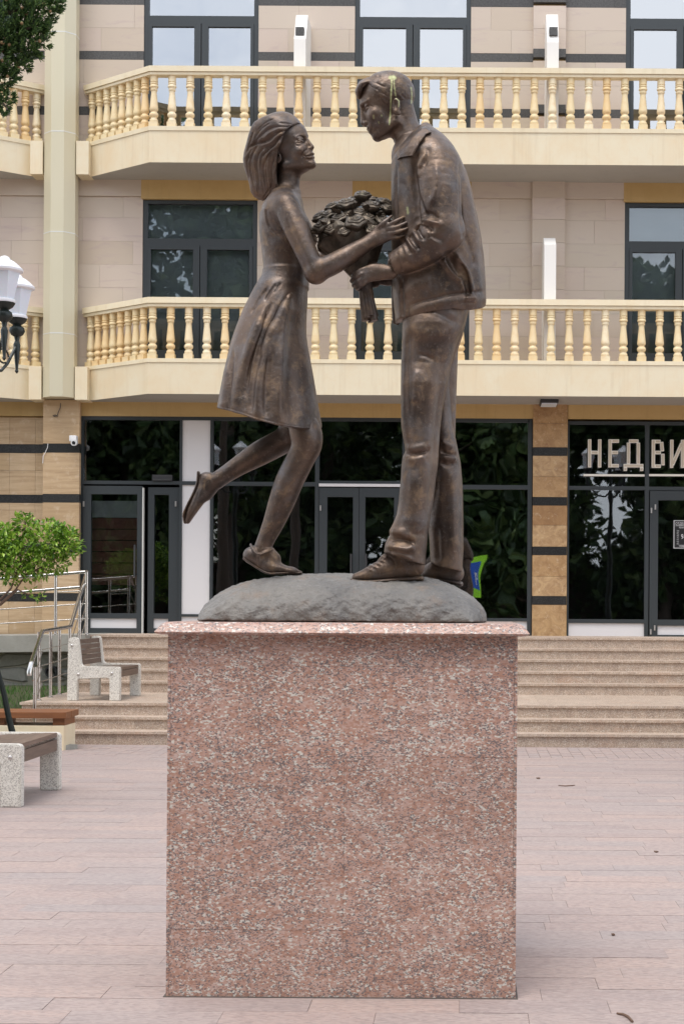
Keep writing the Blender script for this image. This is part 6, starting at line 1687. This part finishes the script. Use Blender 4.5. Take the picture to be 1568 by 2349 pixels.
def rose_mesh(seed):
    """a full-blown rose: overlapping petals winding out from the heart, the outer ones turned down"""
    r_ = random.Random(seed); nr, ns = 34, 48; v, f = [], []
    ph = [r_.uniform(0, 6.28) for _ in range(8)]
    for i in range(nr + 1):
        q = i / nr
        for k in range(ns):
            a = 2 * math.pi * k / ns
            t = q * 3.7 + .16 * math.sin(3 * a + ph[0]) * q + .10 * math.sin(5 * a + ph[1] + q * 6) * q - a / (2 * math.pi)
            s = t % 1.0
            petal = s ** .75 if s < .80 else ((1 - s) / .20) ** 1.2
            z = .80 * math.sqrt(max(0, 1 - (q * .97) ** 2)) + .15 * petal * (.5 + .5 * q) + .05 * math.sin(4 * a + ph[2]) * q - .10 * (1 - q) ** 4
            rad = q * (1 + .09 * math.sin(5 * a + ph[3]) * q) + .07 * petal * q
            v.append((rad * math.cos(a), rad * math.sin(a), z))
    base = len(v); v += [(.5 * math.cos(2 * math.pi * k / ns), .5 * math.sin(2 * math.pi * k / ns), -.5) for k in range(ns)]
    for i in range(nr):
        for k in range(ns): f.append((i * ns + k, i * ns + (k + 1) % ns, (i + 1) * ns + (k + 1) % ns, (i + 1) * ns + k))
    for k in range(ns): f.append((nr * ns + k, nr * ns + (k + 1) % ns, base + (k + 1) % ns, base + k))
    return mesh('rose', v, f, MT['bronze_dark'], True)
b = MB(); vs_ = []; nr2 = 12
for i in range(nr2 + 1):
    q = i / nr2
    for k in range(ns):
        a = 2 * math.pi * k / ns
        vs_.append(BT + sq((u * math.cos(a) + w * math.sin(a)) * RT * .97 * q) + ax * (.135 * (1 - q ** 2) - .015 + .008 * math.sin(11 * a + 20 * q) * math.sin(25 * q + 3 * a)))
b.add(vs_, [(i * ns + k, i * ns + (k + 1) % ns, (i + 1) * ns + (k + 1) % ns, (i + 1) * ns + k) for i in range(nr2) for k in range(ns)]); b.build('foliage_bed', MT['bronze_dark'], bq, smooth=True)
RM = [rose_mesh(i) for i in range(3)]
for i, (x, y, dy, r) in enumerate(((735, 195, -.05, 118), (525, 315, -.09, 138), (850, 345, -.085, 128), (645, 560, -.165, 148), (215, 600, -.105, 138), (175, 480, -.045, 118), (340, 345, -.03, 112), (1030, 290, -.03, 112), (1075, 375, -.065, 108), (1010, 540, -.11, 118),
        (300, 450, -.08, 112), (640, 260, .03, 116), (880, 260, .04, 108), (425, 500, -.135, 112), (480, 420, .10, 116), (790, 500, -.13, 112), (330, 640, -.14, 104), (860, 655, -.15, 112), (500, 670, -.165, 96), (690, 420, -.12, 104), (960, 430, -.07, 100), (560, 440, -.11, 100), (120, 640, -.06, 96))):
    c = Vector(HD(x, y, dy)); d = (c - (BT - ax * .16)).normalized(); d = (d + Vector((0, -.62, .12))).normalized()
    o = put('rose', RM[i % 3], bq, c - wloc(bq), d.to_track_quat('Z', 'Y').to_euler(), (HD.r(r),) * 2 + (HD.r(r) * .92,))
for i in range(22):                                        # leaves between the blooms and round the rim
    a = 2 * math.pi * i / 22; q = (.60, .78, .92)[i % 3]
    c = BT + sq((u * math.cos(a) + w * math.sin(a)) * RT * q) + ax * (.07 if q < .7 else .05 if q < .9 else .012)
    s_ = MB(); n_ = ax + rdir() * .3; d = (u * math.cos(a) + w * math.sin(a)) * .8 + ax * random.uniform(.1, .8) + rdir() * .4
    leaf_card(s_, c, d, n_, .050, .036, .25)
    o = s_.build('leaf', MT['bronze_dark'], bq, smooth=True)
